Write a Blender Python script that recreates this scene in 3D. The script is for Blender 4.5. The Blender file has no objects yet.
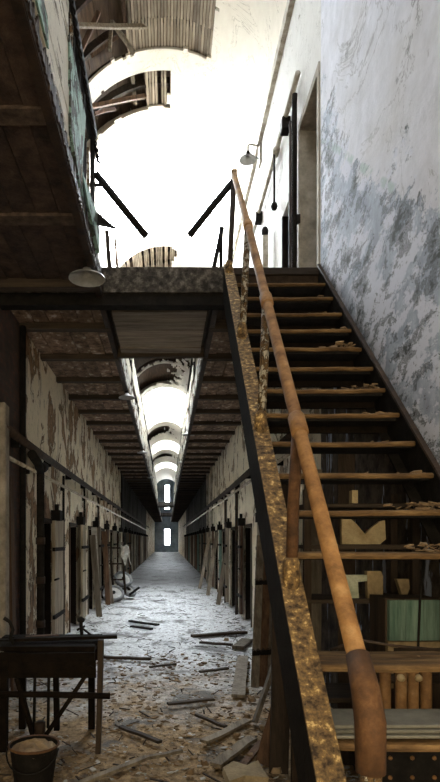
import bpy, bmesh, math, random
from mathutils import Vector, Matrix, noise as mnoise
R = random.Random(7)
sc = bpy.context.scene
C = sc.collection
PI = math.pi

# ------------------------------------------------------------------ camera, sky, exposure
EYE = 1.5
FPX, VPX, VPY = 560.0, 167.0, 540.0
cd = bpy.data.cameras.new('camera'); cam = bpy.data.objects.new('camera', cd); C.objects.link(cam)
cd.sensor_fit = 'VERTICAL'; cd.sensor_height = 36.0; cd.lens = FPX / 782 * 36.0
cd.shift_x = (220 - VPX) / 782.0; cd.shift_y = (VPY - 391) / 782.0
cd.clip_start = 0.02; cd.clip_end = 300
cam.location = (0, 0, EYE); cam.rotation_euler = (PI / 2, 0, 0)
sc.camera = cam
w = bpy.data.worlds.new('sky'); sc.world = w; w.use_nodes = True
bg = w.node_tree.nodes['Background']
bg.inputs[0].default_value = (0.86, 0.94, 1.0, 1); bg.inputs[1].default_value = 16.0   # even overcast sky
sc.view_settings.view_transform = 'Standard'; sc.view_settings.look = 'None'
sc.view_settings.gamma = 1.0; sc.view_settings.use_curve_mapping = False
sc.view_settings.exposure = 2.25
sc.cycles.use_denoising = True
sc.cycles.max_bounces = 10; sc.cycles.diffuse_bounces = 6; sc.cycles.transparent_max_bounces = 12
sc.cycles.sample_clamp_indirect = 12.0

XL, XR = -1.56, 1.43            # corridor walls
GE_L, GE_R = -0.60, 0.45        # inner edges of the galleries
GZ0, GZ1 = 3.8, 4.0             # gallery underside and floor
SPR = 7.65; VXC = -0.065; VR = 1.5   # vault springing, axis, radius
Y0, Y1 = -1.6, 70.0
SKY = [  # skylights: y0, y1, half angle, glass transmission
    (0.6, 5.2, 40, 0.08), (10.2, 14.3, 62, 1.0), (28.0, 36.0, 50, 0.3), (43.0, 47.0, 45, 0.3), (55.0, 59.0, 45, 0.3)]

def P(px, py, d):               # point at depth d along a photo direction
    return Vector(((px - VPX) * d / FPX, d, EYE + (VPY - py) * d / FPX))

# ------------------------------------------------------------------ materials
def new_mat(name):
    m = bpy.data.materials.new(name); m.use_nodes = True
    return m, m.node_tree, m.node_tree.nodes['Principled BSDF']
class NT:
    def __init__(s, nt): s.nt = nt
    def n(s, t, **k):
        o = s.nt.nodes.new(t)
        for a, b in k.items(): setattr(o, a, b)
        return o
    def link(s, a, b): s.nt.links.new(a, b)
    def coord(s, scale=(1, 1, 1), rnd=True):
        tc = s.n('ShaderNodeTexCoord'); mp = s.n('ShaderNodeMapping'); mp.inputs['Scale'].default_value = scale
        s.link(tc.outputs['Object'], mp.inputs['Vector'])
        if rnd:
            oi = s.n('ShaderNodeObjectInfo'); ml = s.n('ShaderNodeMath', operation='MULTIPLY'); ml.inputs[1].default_value = 37.0
            cb = s.n('ShaderNodeCombineXYZ'); s.link(oi.outputs['Random'], ml.inputs[0])
            for i in range(3): s.link(ml.outputs[0], cb.inputs[i])
            s.link(cb.outputs[0], mp.inputs['Location'])
        return mp.outputs[0]
    def noise(s, vec, scale, detail=6, rough=0.6, dist=0.0):
        o = s.n('ShaderNodeTexNoise'); o.inputs['Scale'].default_value = scale; o.inputs['Detail'].default_value = detail
        o.inputs['Roughness'].default_value = rough; o.inputs['Distortion'].default_value = dist
        s.link(vec, o.inputs['Vector']); return o.outputs['Fac']
    def voro(s, vec, scale, feature='F1'):
        o = s.n('ShaderNodeTexVoronoi', feature=feature); o.inputs['Scale'].default_value = scale
        s.link(vec, o.inputs['Vector']); return o.outputs['Distance']
    def ramp(s, fac, stops, interp='LINEAR'):
        o = s.n('ShaderNodeValToRGB'); cr = o.color_ramp; cr.interpolation = interp
        while len(cr.elements) < len(stops): cr.elements.new(0.5)
        for e, (p, c) in zip(cr.elements, stops):
            e.position = p; e.color = (c, c, c, 1) if isinstance(c, (int, float)) else (*c, 1)
        s.link(fac, o.inputs[0]); return o.outputs[0]
    def mix(s, fac, a, b, bt='MIX'):
        o = s.n('ShaderNodeMix', data_type='RGBA', blend_type=bt)
        for v, i in ((fac, 0), (a, 6), (b, 7)):
            if isinstance(v, tuple): o.inputs[i].default_value = (*v, 1)
            elif isinstance(v, (int, float)): o.inputs[i].default_value = v
            else: s.link(v, o.inputs[i])
        return o.outputs[2]
    def math(s, op, a, b=0.0, clamp=False):
        o = s.n('ShaderNodeMath', operation=op); o.use_clamp = clamp
        for i, v in enumerate((a, b)):
            if isinstance(v, (int, float)): o.inputs[i].default_value = v
            else: s.link(v, o.inputs[i])
        return o.outputs[0]
    def bump(s, h, bsdf, strength=0.5, dist=0.02):
        o = s.n('ShaderNodeBump'); o.inputs['Strength'].default_value = strength; o.inputs['Distance'].default_value = dist
        s.link(h, o.inputs['Height']); s.link(o.outputs[0], bsdf.inputs['Normal'])

def grain(name, stops, scale=(1, 1, 1), nscale=6.0, rough=0.85, metal=0.0, bump=0.5, bdist=0.01, vary=0.25, spec=0.3, fine=5.0):
    m, nt, b = new_mat(name); k = NT(nt)
    v = k.coord(scale); f = k.noise(v, nscale, 8, 0.65)
    col = k.ramp(f, stops)
    f2 = k.noise(v, nscale * fine, 4, 0.7)
    col = k.mix(0.5, col, k.ramp(f2, [(0.3, 0.45), (0.7, 1.0)]), 'MULTIPLY')
    oi = k.n('ShaderNodeObjectInfo')
    col = k.mix(1.0, col, k.ramp(oi.outputs['Random'], [(0, 1 - vary), (1, 1.0)]), 'MULTIPLY')
    k.link(col, b.inputs['Base Color']); b.inputs['Roughness'].default_value = rough; b.inputs['Metallic'].default_value = metal
    b.inputs['Specular IOR Level'].default_value = spec
    k.bump(k.math('ADD', f, f2), b, bump, bdist)
    return m

def peel(name, paint, paint2, under, under2, dark, cover=0.5, nscale=2.2, streak=(1, 1, 0.35), rough=0.85, darkamt=0.62, edge=0.03, vary=True):
    """peeling paint: flaking coat over exposed plaster, dark drips and cracks"""
    m, nt, b = new_mat(name); k = NT(nt)
    v = k.coord(streak, rnd=vary)
    big = k.noise(v, nscale, 10, 0.68, 0.6)
    fine = k.noise(v, nscale * 7, 6, 0.7)
    pc = k.mix(fine, paint, paint2)
    uc = k.mix(k.ramp(fine, [(0.35, 0.0), (0.65, 1.0)]), under, under2)
    mask = k.ramp(big, [(cover, 1.0), (cover + edge, 0.0)])
    col = k.mix(mask, uc, pc)
    rim = k.math('MULTIPLY', k.ramp(big, [(cover - 0.004, 0.0), (cover + 0.008, 1.0), (cover + edge + 0.03, 0.0)]), 0.75)
    col = k.mix(rim, col, dark)
    sv = k.coord((streak[0] * 3.0, streak[1] * 3.0, streak[2] * 0.55), rnd=vary)
    st = k.noise(sv, nscale * 1.7, 6, 0.6)
    col = k.mix(k.ramp(st, [(darkamt, 0.0), (darkamt + 0.1, 0.85)]), col, dark)
    crk = k.noise(k.coord((1, 1, 0.6), rnd=vary), nscale * 1.3, 9, 0.62, 0.8)
    col = k.mix(k.ramp(crk, [(0.494, 0.0), (0.5, 0.6), (0.506, 0.0)]), col, dark)
    k.link(col, b.inputs['Base Color']); b.inputs['Roughness'].default_value = rough
    b.inputs['Specular IOR Level'].default_value = 0.15
    k.bump(k.math('ADD', k.math('MULTIPLY', mask, 0.6), k.math('MULTIPLY', fine, 0.5)), b, 0.7, 0.02)
    return m

M = {}
M['wood_dark'] = grain('dark weathered wood', [(0.3, (0.02, 0.013, 0.008)), (0.7, (0.075, 0.048, 0.03))], (6, 6, 0.6), 3, vary=0.5)
M['wood_dark_y'] = grain('dark weathered wood lengthwise', [(0.3, (0.02, 0.013, 0.009)), (0.7, (0.085, 0.055, 0.036))], (7, 0.6, 7), 3, vary=0.5)
M['wood_dark_x'] = grain('dark weathered wood crosswise', [(0.3, (0.02, 0.013, 0.009)), (0.7, (0.08, 0.055, 0.035))], (0.6, 7, 7), 3, vary=0.4)
M['wood_black'] = grain('blackened old wood', [(0.3, (0.004, 0.003, 0.002)), (0.7, (0.016, 0.010, 0.006))], (3, 3, 3), 5, vary=0.3, spec=0.08)
M['wood_grey'] = grain('grey weathered wood', [(0.3, (0.09, 0.07, 0.05)), (0.7, (0.3, 0.25, 0.19))], (9, 9, 0.7), 2.5, vary=0.4)
M['wood_door'] = grain('pale scuffed door wood', [(0.3, (0.2, 0.155, 0.105)), (0.7, (0.52, 0.44, 0.34))], (5, 5, 0.5), 2.5, vary=0.3)
M['wood_grey_x'] = grain('grey weathered board', [(0.3, (0.13, 0.1, 0.07)), (0.7, (0.42, 0.34, 0.26))], (0.7, 9, 9), 2.5, vary=0.3)
M['wood_grey_y'] = grain('grey weathered stick', [(0.3, (0.08, 0.06, 0.04)), (0.7, (0.3, 0.24, 0.17))], (7, 1.2, 7), 2.5, vary=0.6)
M['wood_brown'] = grain('reddish brown wood', [(0.3, (0.05, 0.025, 0.013)), (0.7, (0.2, 0.11, 0.06))], (8, 8, 0.7), 3, vary=0.4)
M['tread'] = grain('rusty worn tread', [(0.25, (0.03, 0.016, 0.008)), (0.5, (0.16, 0.088, 0.032)), (0.8, (0.42, 0.26, 0.11))], (1.2, 5, 5), 4, vary=0.3)
M['lath'] = grain('pine lath', [(0.3, (0.2, 0.15, 0.10)), (0.7, (0.5, 0.41, 0.3))], (12, 0.8, 12), 3, vary=0.5)
M['roof_board'] = grain('brown roof boards', [(0.3, (0.05, 0.03, 0.018)), (0.7, (0.17, 0.10, 0.055))], (6, 0.6, 6), 3, vary=0.6)
M['rust'] = grain('orange rusted pipe', [(0.3, (0.12, 0.055, 0.018)), (0.55, (0.29, 0.15, 0.055)), (0.75, (0.42, 0.26, 0.12))], (1, 1, 1), 9, 0.75, 0.0, 0.6, 0.004, vary=0.1)
M['rust_dark'] = grain('dark rusted iron', [(0.3, (0.012, 0.009, 0.008)), (0.7, (0.07, 0.04, 0.022))], (1, 1, 1), 12, 0.7, 0.2, 0.5, 0.005, vary=0.3)
M['iron'] = grain('black iron', [(0.3, (0.005, 0.0045, 0.004)), (0.7, (0.022, 0.018, 0.015))], (1, 1, 1), 14, 0.8, 0.0, 0.5, 0.004, vary=0.3, spec=0.12)
M['pipe_pale'] = grain('cream painted pipe', [(0.35, (0.25, 0.2, 0.14)), (0.6, (0.55, 0.5, 0.42))], (1, 1, 1), 7, 0.6, vary=0.2)
M['enamel'] = grain('grey enamel shade', [(0.3, (0.22, 0.21, 0.19)), (0.7, (0.42, 0.41, 0.38))], (1, 1, 1), 5, 0.4, vary=0.15, bump=0.1)
M['rubber'] = grain('grey dusty rubber', [(0.3, (0.1, 0.1, 0.1)), (0.7, (0.3, 0.3, 0.3))], (1, 1, 1), 9, 0.9)
M['cloth'] = grain('off white rag', [(0.3, (0.28, 0.25, 0.21)), (0.7, (0.6, 0.57, 0.5))], (1, 1, 1), 12, 0.95)
M['stone'] = grain('pale sandstone', [(0.3, (0.2, 0.17, 0.13)), (0.7, (0.48, 0.42, 0.34))], (1, 1, 1), 5, 0.9, bump=0.7)
M['concrete'] = grain('speckled grey concrete', [(0.38, (0.02, 0.017, 0.014)), (0.52, (0.07, 0.06, 0.05)), (0.68, (0.2, 0.18, 0.155))], (1, 1, 1), 16, 0.9, bump=0.8)
M['sheet'] = grain('dull grey fibre sheet', [(0.3, (0.14, 0.13, 0.1)), (0.7, (0.26, 0.24, 0.19))], (1, 1, 1), 5, 0.8, vary=0.4)
M['straw'] = grain('yellowed fibreboard', [(0.3, (0.42, 0.3, 0.15)), (0.7, (0.72, 0.57, 0.33))], (1, 1, 1), 11, 0.9, vary=0.2)
M['pale_box'] = grain('pale green board', [(0.3, (0.4, 0.42, 0.3)), (0.7, (0.66, 0.66, 0.5))], (1, 1, 1), 11, 0.9)
M['green'] = grain('green stained wood', [(0.3, (0.06, 0.12, 0.09)), (0.7, (0.2, 0.28, 0.22))], (8, 8, 0.7), 3, 0.8)
M['frame_wood'] = grain('tan frame wood', [(0.3, (0.2, 0.14, 0.07)), (0.7, (0.38, 0.28, 0.15))], (3, 3, 3), 3, 0.8)
M['red'] = grain('dull red paint', [(0.3, (0.15, 0.01, 0.01)), (0.7, (0.35, 0.03, 0.02))], (1, 1, 1), 6, 0.7)
M['plaster_chip'] = grain('plaster crumbs', [(0.3, (0.2, 0.18, 0.15)), (0.7, (0.6, 0.58, 0.54))], (1, 1, 1), 3.0, 0.95, vary=0.1)
M['dirt_chip'] = grain('brown crumbs', [(0.3, (0.08, 0.05, 0.03)), (0.5, (0.2, 0.13, 0.07)), (0.7, (0.36, 0.27, 0.17))], (1, 1, 1), 3.0, 0.95, vary=0.1)
M['wall_left'] = peel('peeling cream wall', (0.84, 0.75, 0.59), (0.64, 0.55, 0.41), (0.2, 0.11, 0.06), (0.38, 0.26, 0.16), (0.025, 0.018, 0.013), 0.515, 3.0, (1, 0.7, 0.55), darkamt=0.59)
M['wall_right'] = peel('peeling buff wall', (0.86, 0.78, 0.63), (0.66, 0.58, 0.45), (0.26, 0.18, 0.11), (0.44, 0.34, 0.24), (0.03, 0.024, 0.018), 0.55, 3.0, (1, 0.7, 0.55), darkamt=0.61)
M['wall_up'] = peel('flaking white wall', (0.6, 0.59, 0.56), (0.46, 0.44, 0.41), (0.3, 0.27, 0.24), (0.5, 0.46, 0.4), (0.12, 0.1, 0.08), 0.6, 2.2, (1, 0.55, 0.6), darkamt=0.66)
M['vault'] = peel('cracked white vault plaster', (0.72, 0.67, 0.58), (0.56, 0.51, 0.43), (0.5, 0.44, 0.36), (0.6, 0.55, 0.46), (0.16, 0.12, 0.08), 0.66, 1.3, (1, 0.5, 1), darkamt=0.7)
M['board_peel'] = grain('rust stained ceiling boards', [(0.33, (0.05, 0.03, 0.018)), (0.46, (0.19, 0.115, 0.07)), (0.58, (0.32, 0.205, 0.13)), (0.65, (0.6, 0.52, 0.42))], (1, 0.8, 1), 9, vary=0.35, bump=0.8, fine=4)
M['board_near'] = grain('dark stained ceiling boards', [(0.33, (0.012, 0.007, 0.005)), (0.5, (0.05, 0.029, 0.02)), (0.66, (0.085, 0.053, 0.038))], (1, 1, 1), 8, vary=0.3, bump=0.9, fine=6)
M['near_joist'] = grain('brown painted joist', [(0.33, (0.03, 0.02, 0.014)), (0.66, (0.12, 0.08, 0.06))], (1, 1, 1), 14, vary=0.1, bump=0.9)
M['fascia'] = peel('flaking white steel', (0.62, 0.6, 0.55), (0.4, 0.37, 0.31), (0.08, 0.05, 0.03), (0.15, 0.1, 0.06), (0.02, 0.015, 0.01), 0.5, 5.0, (1, 0.4, 1), darkamt=0.6)
M['rail_white'] = peel('pale painted boarding', (0.72, 0.68, 0.58), (0.52, 0.47, 0.38), (0.2, 0.15, 0.1), (0.3, 0.24, 0.17), (0.04, 0.03, 0.02), 0.56, 4.0, (2, 0.3, 2), darkamt=0.62)
M['rail_green'] = peel('flaking green sheet', (0.2, 0.33, 0.27), (0.3, 0.42, 0.34), (0.04, 0.045, 0.04), (0.1, 0.11, 0.09), (0.012, 0.012, 0.01), 0.52, 6.0, (1, 1, 1), darkamt=0.56)
M['gold'] = grain('flaking ochre painted steel', [(0.36, (0.035, 0.02, 0.01)), (0.5, (0.17, 0.105, 0.045)), (0.58, (0.27, 0.165, 0.06)), (0.64, (0.7, 0.48, 0.2))], (1, 1, 1), 34, 0.8, 0.0, 0.7, 0.004, vary=0.0, fine=2.5)
M['rust_deep'] = grain('deep brown rust', [(0.3, (0.03, 0.014, 0.006)), (0.55, (0.10, 0.045, 0.016)), (0.75, (0.2, 0.10, 0.035))], (1, 1, 1), 12, 0.8, 0.0, 0.6, 0.004, vary=0.0)
M['stringer_grey'] = M['gold']
M['post_peel'] = peel('flaking painted post', (0.6, 0.56, 0.48), (0.36, 0.3, 0.2), (0.08, 0.05, 0.025), (0.2, 0.12, 0.05), (0.015, 0.012, 0.01), 0.47, 22.0, (1, 1, 1), darkamt=0.52)

def mat_stairwall():
    """stair wall: lilac white above, flaking blue grey dado that follows the flight, bare dark stone with blue paint scraps under it"""
    m, nt, b = new_mat('stair wall paint'); k = NT(nt)
    tc = k.n('ShaderNodeTexCoord'); sp = k.n('ShaderNodeSeparateXYZ'); k.link(tc.outputs['Object'], sp.inputs[0])
    y, z = sp.outputs[1], sp.outputs[2]
    v = k.coord((1, 0.6, 1.0), False); vs = k.coord((1, 0.8, 0.7), False)
    line = k.math('SUBTRACT', z, k.math('ADD', k.math('MULTIPLY', k.math('MINIMUM', y, 5.2), 0.914), -0.75))   # height above the flight
    n1 = k.noise(v, 3.6, 10, 0.72, 0.1); n2 = k.noise(vs, 7.0, 8, 0.7); n3 = k.noise(v, 1.1, 4, 0.55); nf = k.noise(v, 26, 5, 0.7)
    up = k.mix(k.ramp(n2, [(0.35, 0.0), (0.65, 1.0)]), (0.5, 0.5, 0.54), (0.65, 0.65, 0.70))
    up = k.mix(k.ramp(n3, [(0.5, 0.0), (0.7, 0.5)]), up, (0.5, 0.47, 0.44))
    crack = k.noise(k.coord((1, 0.6, 0.6), False), 1.5, 9, 0.6, 0.6)
    up = k.mix(k.ramp(crack, [(0.494, 0.0), (0.5, 0.55), (0.506, 0.0)]), up, (0.16, 0.15, 0.15))
    up = k.mix(k.ramp(k.noise(vs, 3.2, 8, 0.75, 0.3), [(0.62, 0.0), (0.64, 0.7), (0.69, 0.3)]), up, (0.14, 0.14, 0.13))
    da = k.mix(k.ramp(n2, [(0.4, 0.0), (0.6, 1.0)]), (0.27, 0.30, 0.36), (0.42, 0.45, 0.53))
    da = k.mix(k.ramp(n1, [(0.475, 0.0), (0.49, 1.0)]), da, (0.56, 0.57, 0.64))
    da = k.mix(k.ramp(k.noise(v, 4.2, 10, 0.78, 0.15), [(0.515, 0.0), (0.53, 0.95), (0.565, 0.35), (0.585, 0.95)]), da, (0.04, 0.045, 0.04))
    da = k.mix(k.ramp(nf, [(0.6, 0.0), (0.64, 0.6)]), da, (0.08, 0.085, 0.08))
    edge = k.math('ADD', line, k.math('MULTIPLY', k.math('SUBTRACT', k.noise(v, 1.9, 10, 0.78, 0.2), 0.5), 4.2))
    col = k.mix(k.ramp(k.math('MULTIPLY', edge, 0.25), [(0.325, 1.0), (0.34, 0.0)]), up, da)
    stripe = k.math('MULTIPLY', k.ramp(k.math('MULTIPLY', line, 0.25), [(0.295, 0.0), (0.30, 1.0), (0.315, 1.0), (0.32, 0.0)]), k.ramp(n1, [(0.5, 0.0), (0.55, 0.6)]))
    col = k.mix(stripe, col, (0.25, 0.34, 0.31))
    un = k.mix(k.ramp(n2, [(0.4, 0.0), (0.6, 1.0)]), (0.02, 0.016, 0.013), (0.09, 0.07, 0.055))
    un = k.mix(k.ramp(k.noise(k.coord((1, 2.6, 0.5), False), 2.4, 7, 0.65, 0.4), [(0.55, 0.0), (0.58, 1.0)]), un, (0.32, 0.36, 0.46))
    col = k.mix(k.ramp(k.math('ADD', line, 0.5), [(0.24, 0.0), (0.26, 1.0)]), un, col)
    k.link(col, b.inputs['Base Color']); b.inputs['Roughness'].default_value = 0.85; b.inputs['Specular IOR Level'].default_value = 0.15
    k.bump(k.math('ADD', n1, k.math('MULTIPLY', nf, 0.4)), b, 0.45, 0.015)
    return m
M['stairwall'] = mat_stairwall()

def mat_floor():
    m, nt, b = new_mat('littered floor'); k = NT(nt)
    tc = k.n('ShaderNodeTexCoord'); sp = k.n('ShaderNodeSeparateXYZ'); k.link(tc.outputs['Object'], sp.inputs[0])
    v = k.coord((1, 1, 1), False)
    n1 = k.noise(v, 2.0, 10, 0.7); n2 = k.noise(v, 14.0, 8, 0.75); n3 = k.noise(v, 55, 4, 0.7)
    pale = k.mix(k.ramp(n2, [(0.35, 0.0), (0.6, 1.0)]), (0.29, 0.285, 0.28), (0.67, 0.68, 0.69))
    soil = k.mix(k.ramp(n2, [(0.35, 0.0), (0.65, 1.0)]), (0.085, 0.052, 0.025), (0.40, 0.27, 0.14))
    ash = k.mix(n3, (0.03, 0.03, 0.03), (0.18, 0.17, 0.16))
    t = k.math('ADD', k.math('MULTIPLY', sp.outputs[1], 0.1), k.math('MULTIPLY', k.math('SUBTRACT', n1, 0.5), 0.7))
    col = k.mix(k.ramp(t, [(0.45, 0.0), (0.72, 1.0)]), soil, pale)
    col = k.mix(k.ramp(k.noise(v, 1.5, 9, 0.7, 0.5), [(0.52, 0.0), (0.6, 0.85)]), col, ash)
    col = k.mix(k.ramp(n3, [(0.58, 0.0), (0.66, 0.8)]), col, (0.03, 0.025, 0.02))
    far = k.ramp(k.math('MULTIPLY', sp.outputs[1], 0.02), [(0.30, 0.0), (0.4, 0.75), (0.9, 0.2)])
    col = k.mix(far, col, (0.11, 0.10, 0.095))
    k.link(col, b.inputs['Base Color']); b.inputs['Roughness'].default_value = 0.85; b.inputs['Specular IOR Level'].default_value = 0.2
    k.bump(k.math('ADD', n2, k.math('MULTIPLY', n3, 0.6)), b, 0.9, 0.03)
    return m
M['floor'] = mat_floor()

def mat_brick():
    m, nt, b = new_mat('dark brick'); k = NT(nt)
    tc = k.n('ShaderNodeTexCoord'); sp = k.n('ShaderNodeSeparateXYZ'); k.link(tc.outputs['Object'], sp.inputs[0])
    cb = k.n('ShaderNodeCombineXYZ'); k.link(sp.outputs[1], cb.inputs[0]); k.link(sp.outputs[2], cb.inputs[1])
    br = k.n('ShaderNodeTexBrick'); k.link(cb.outputs[0], br.inputs['Vector'])
    br.inputs['Color1'].default_value = (0.11, 0.045, 0.025, 1); br.inputs['Color2'].default_value = (0.06, 0.025, 0.016, 1)
    br.inputs['Mortar'].default_value = (0.05, 0.04, 0.035, 1); br.inputs['Scale'].default_value = 4.5
    n = k.noise(k.coord((1, 1, 1), False), 8, 8, 0.7)
    col = k.mix(k.ramp(n, [(0.35, 0.0), (0.6, 0.8)]), br.outputs[0], (0.02, 0.015, 0.012))
    k.link(col, b.inputs['Base Color']); b.inputs['Roughness'].default_value = 0.9
    k.bump(br.outputs['Fac'], b, -0.5, 0.02); return m
M['brick'] = mat_brick()

def mat_glass(t, tint=(1, 1, 1)):
    m = bpy.data.materials.new('grimy skylight glass'); m.use_nodes = True
    nt = m.node_tree; nt.nodes.clear(); k = NT(nt)
    out = k.n('ShaderNodeOutputMaterial'); tr = k.n('ShaderNodeBsdfTransparent'); gl = k.n('ShaderNodeBsdfGlossy'); mx = k.n('ShaderNodeMixShader')
    n = k.noise(k.coord((1, 1, 1)), 2.5, 5, 0.6)
    k.link(k.ramp(n, [(0.3, tuple(0.8 * t * c for c in tint)), (0.6, tuple(t * c for c in tint))]), tr.inputs[0])
    gl.inputs['Roughness'].default_value = 0.2; gl.inputs['Color'].default_value = (0.6, 0.6, 0.6, 1); mx.inputs[0].default_value = 0.06
    k.link(tr.outputs[0], mx.inputs[1]); k.link(gl.outputs[0], mx.inputs[2]); k.link(mx.outputs[0], out.inputs[0])
    return m

# ------------------------------------------------------------------ geometry helpers
class MB:
    def __init__(s): s.v = []; s.f = []
    def add(s, v, f):
        o = len(s.v); s.v += [tuple(p) for p in v]; s.f += [tuple(i + o for i in q) for q in f]
    def box(s, x0, x1, y0, y1, z0, z1, j=0.0):
        q = lambda: R.uniform(-j, j) if j else 0.0
        v = [(x + q(), y + q(), z + q()) for z in (z0, z1) for y in (y0, y1) for x in (x0, x1)]
        s.add(v, [(0, 2, 3, 1), (4, 5, 7, 6), (0, 1, 5, 4), (2, 6, 7, 3), (0, 4, 6, 2), (1, 3, 7, 5)]); return s
    def bar(s, a, b, wd, ht, up=(0, 0, 1), segs=1, jit=0.0, taper=1.0):
        a, b = Vector(a), Vector(b); d = (b - a).normalized(); u = Vector(up)
        if abs(d.dot(u)) > 0.98: u = Vector((0, 1, 0))
        r = d.cross(u).normalized(); u = r.cross(d).normalized()
        vs = []
        for i in range(segs + 1):
            c = a.lerp(b, i / segs); t = 1 + (taper - 1) * i / segs
            if 0 < i < segs or jit: c = c + Vector([R.uniform(-jit, jit) for _ in range(3)])
            vs += [c + r * sx * wd / 2 * t + u * sz * ht / 2 * t for sx, sz in ((-1, -1), (1, -1), (1, 1), (-1, 1))]
        fs = [(3, 2, 1, 0), tuple(len(vs) - 4 + i for i in range(4))]
        for i in range(segs):
            o = i * 4
            fs += [(o + k, o + (k + 1) % 4, o + 4 + (k + 1) % 4, o + 4 + k) for k in range(4)]
        s.add(vs, fs); return s
    def tube(s, pts, r, n=10, rads=None):
        pts = [Vector(p) for p in pts]; vs = []; prev = None
        for i, p in enumerate(pts):
            d = (pts[min(i + 1, len(pts) - 1)] - pts[max(i - 1, 0)]).normalized()
            u = Vector((0, 0, 1)) if prev is None else prev
            if abs(d.dot(u)) > 0.95: u = Vector((1, 0, 0)) if abs(d.x) < 0.9 else Vector((0, 1, 0))
            a = d.cross(u).normalized(); u = a.cross(d).normalized(); prev = u
            rr = rads[i] if rads else r
            vs += [p + (a * math.cos(2 * PI * k / n) + u * math.sin(2 * PI * k / n)) * rr for k in range(n)]
        fs = [tuple(range(n - 1, -1, -1)), tuple(len(vs) - n + k for k in range(n))]
        for i in range(len(pts) - 1):
            fs += [(i * n + k, i * n + (k + 1) % n, (i + 1) * n + (k + 1) % n, (i + 1) * n + k) for k in range(n)]
        s.add(vs, fs); return s
    def lathe(s, prof, c, n=20, mat=None):
        c = Vector(c); vs = []
        for r, z in prof:
            vs += [Vector((r * math.cos(2 * PI * k / n), r * math.sin(2 * PI * k / n), z)) for k in range(n)]
        vs = [(mat @ p if mat else p) + c for p in vs]
        fs = [(i * n + k, i * n + (k + 1) % n, (i + 1) * n + (k + 1) % n, (i + 1) * n + k) for i in range(len(prof) - 1) for k in range(n)]
        s.add(vs, fs); return s
    def prism(s, pts, ext):
        """flat outline pts (Vectors) pushed along ext"""
        n = len(pts); e = Vector(ext); pts = [Vector(p) for p in pts]
        s.add(pts + [p + e for p in pts], [tuple(range(n - 1, -1, -1)), tuple(range(n, 2 * n))] + [(i, (i + 1) % n, n + (i + 1) % n, n + i) for i in range(n)]); return s
    def mesh(s, name, mat, smooth=False):
        me = bpy.data.meshes.new(name); me.from_pydata(s.v, [], s.f)
        bm = bmesh.new(); bm.from_mesh(me); bmesh.ops.recalc_face_normals(bm, faces=bm.faces); bm.to_mesh(me); bm.free()
        me.materials.append(M[mat] if isinstance(mat, str) else mat)
        if smooth: me.shade_smooth()
        me.update(); return me
    def build(s, name, mat, parent=None, smooth=False):
        return link(name, s.mesh(name, mat, smooth), parent)
def link(name, me, parent=None, loc=None):
    o = bpy.data.objects.new(name, me); C.objects.link(o)
    if loc is not None: o.location = loc
    if parent is not None:
        o.parent = parent; root = parent; off = Vector()
        while root: off += Vector(root.location) - (Vector(root['pinv']) if 'pinv' in root else Vector()); root = root.parent
        o.matrix_parent_inverse = Matrix.Translation(-off)
        o['pinv'] = tuple(off)
    return o
def clean_pinv():
    for o in bpy.data.objects:
        if 'pinv' in o: del o['pinv']
def empty(name, loc, label=None, cat=None, group=None, kind=None):
    o = bpy.data.objects.new(name, None); C.objects.link(o); o.location = loc; o.empty_display_size = 0.1
    return tag(o, label, cat, group, kind)
def tag(o, label=None, cat=None, group=None, kind=None):
    for kx, vx in (('label', label), ('category', cat), ('group', group), ('kind', kind)):
        if vx: o[kx] = vx
    return o
def soften(o, wd=0.004, seg=1):
    b = o.modifiers.new('edge', 'BEVEL'); b.width = wd; b.segments = seg; b.limit_method = 'ANGLE'; return o

# ------------------------------------------------------------------ floor
def fz(x, y):
    a = mnoise.noise(Vector((x * 1.7, y * 1.7, 0))) * 0.018 + mnoise.noise(Vector((x * 6, y * 6, 3))) * 0.012 + mnoise.noise(Vector((x * 17, y * 17, 5))) * 0.006
    e = max(0, 0.35 - min(x - XL, XR - x)) / 0.35
    return a - 0.012 + e * e * 0.05
mb = MB(); xs = [XL - 0.1 + i * (XR - XL + 0.2) / 64 for i in range(65)]; ys = []; y = Y0
while y < Y1 + 0.3: ys.append(y); y += 0.04 if y < 9 else (0.09 if y < 18 else 0.4)
mb.v = [(x, y, fz(x, y)) for y in ys for x in xs]
mb.f = [(j * 65 + i, j * 65 + i + 1, (j + 1) * 65 + i + 1, (j + 1) * 65 + i) for j in range(len(ys) - 1) for i in range(64)]
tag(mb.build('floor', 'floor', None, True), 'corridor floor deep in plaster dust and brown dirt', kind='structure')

# ------------------------------------------------------------------ walls with openings
def wall(name, mat, x0, x1, y0, y1, z0, z1, holes, label):
    yc = sorted({y0, y1, *[v for h in holes for v in h[:2]]}); zc = sorted({z0, z1, *[v for h in holes for v in h[2:]]})
    m = MB(); z0 = min(z0, z0 if z0 > 0 else -0.15); zc = sorted({z0, *[q for q in zc if q > 0]}) if z0 < 0 else zc
    holes = [(h[0], h[1], z0 if h[2] == 0 else h[2], h[3]) for h in holes]
    for a, b in zip(yc, yc[1:]):
        for c, d in zip(zc, zc[1:]):
            if not any(h[0] <= a and b <= h[1] and h[2] <= c and d <= h[3] for h in holes): m.box(x0, x1, a, b, c, d)
    return tag(m.build(name, mat), label, kind='structure')
DL = [(6.85 + 2.1 * i, 7.55 + 2.1 * i) for i in range(18)]
DR = [(7.35 + 2.1 * i, 8.15 + 2.1 * i) for i in range(18)]
WT = 0.45
M['blackish'] = peel('blackish peeling wall', (0.06, 0.055, 0.05), (0.11, 0.1, 0.085), (0.03, 0.022, 0.016), (0.05, 0.04, 0.03), (0.01, 0.009, 0.008), 0.52, 2.0, (1, 1, 0.3), darkamt=0.6)  # same peeling recipe in near-black tones for the middle corridor stretch
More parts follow.
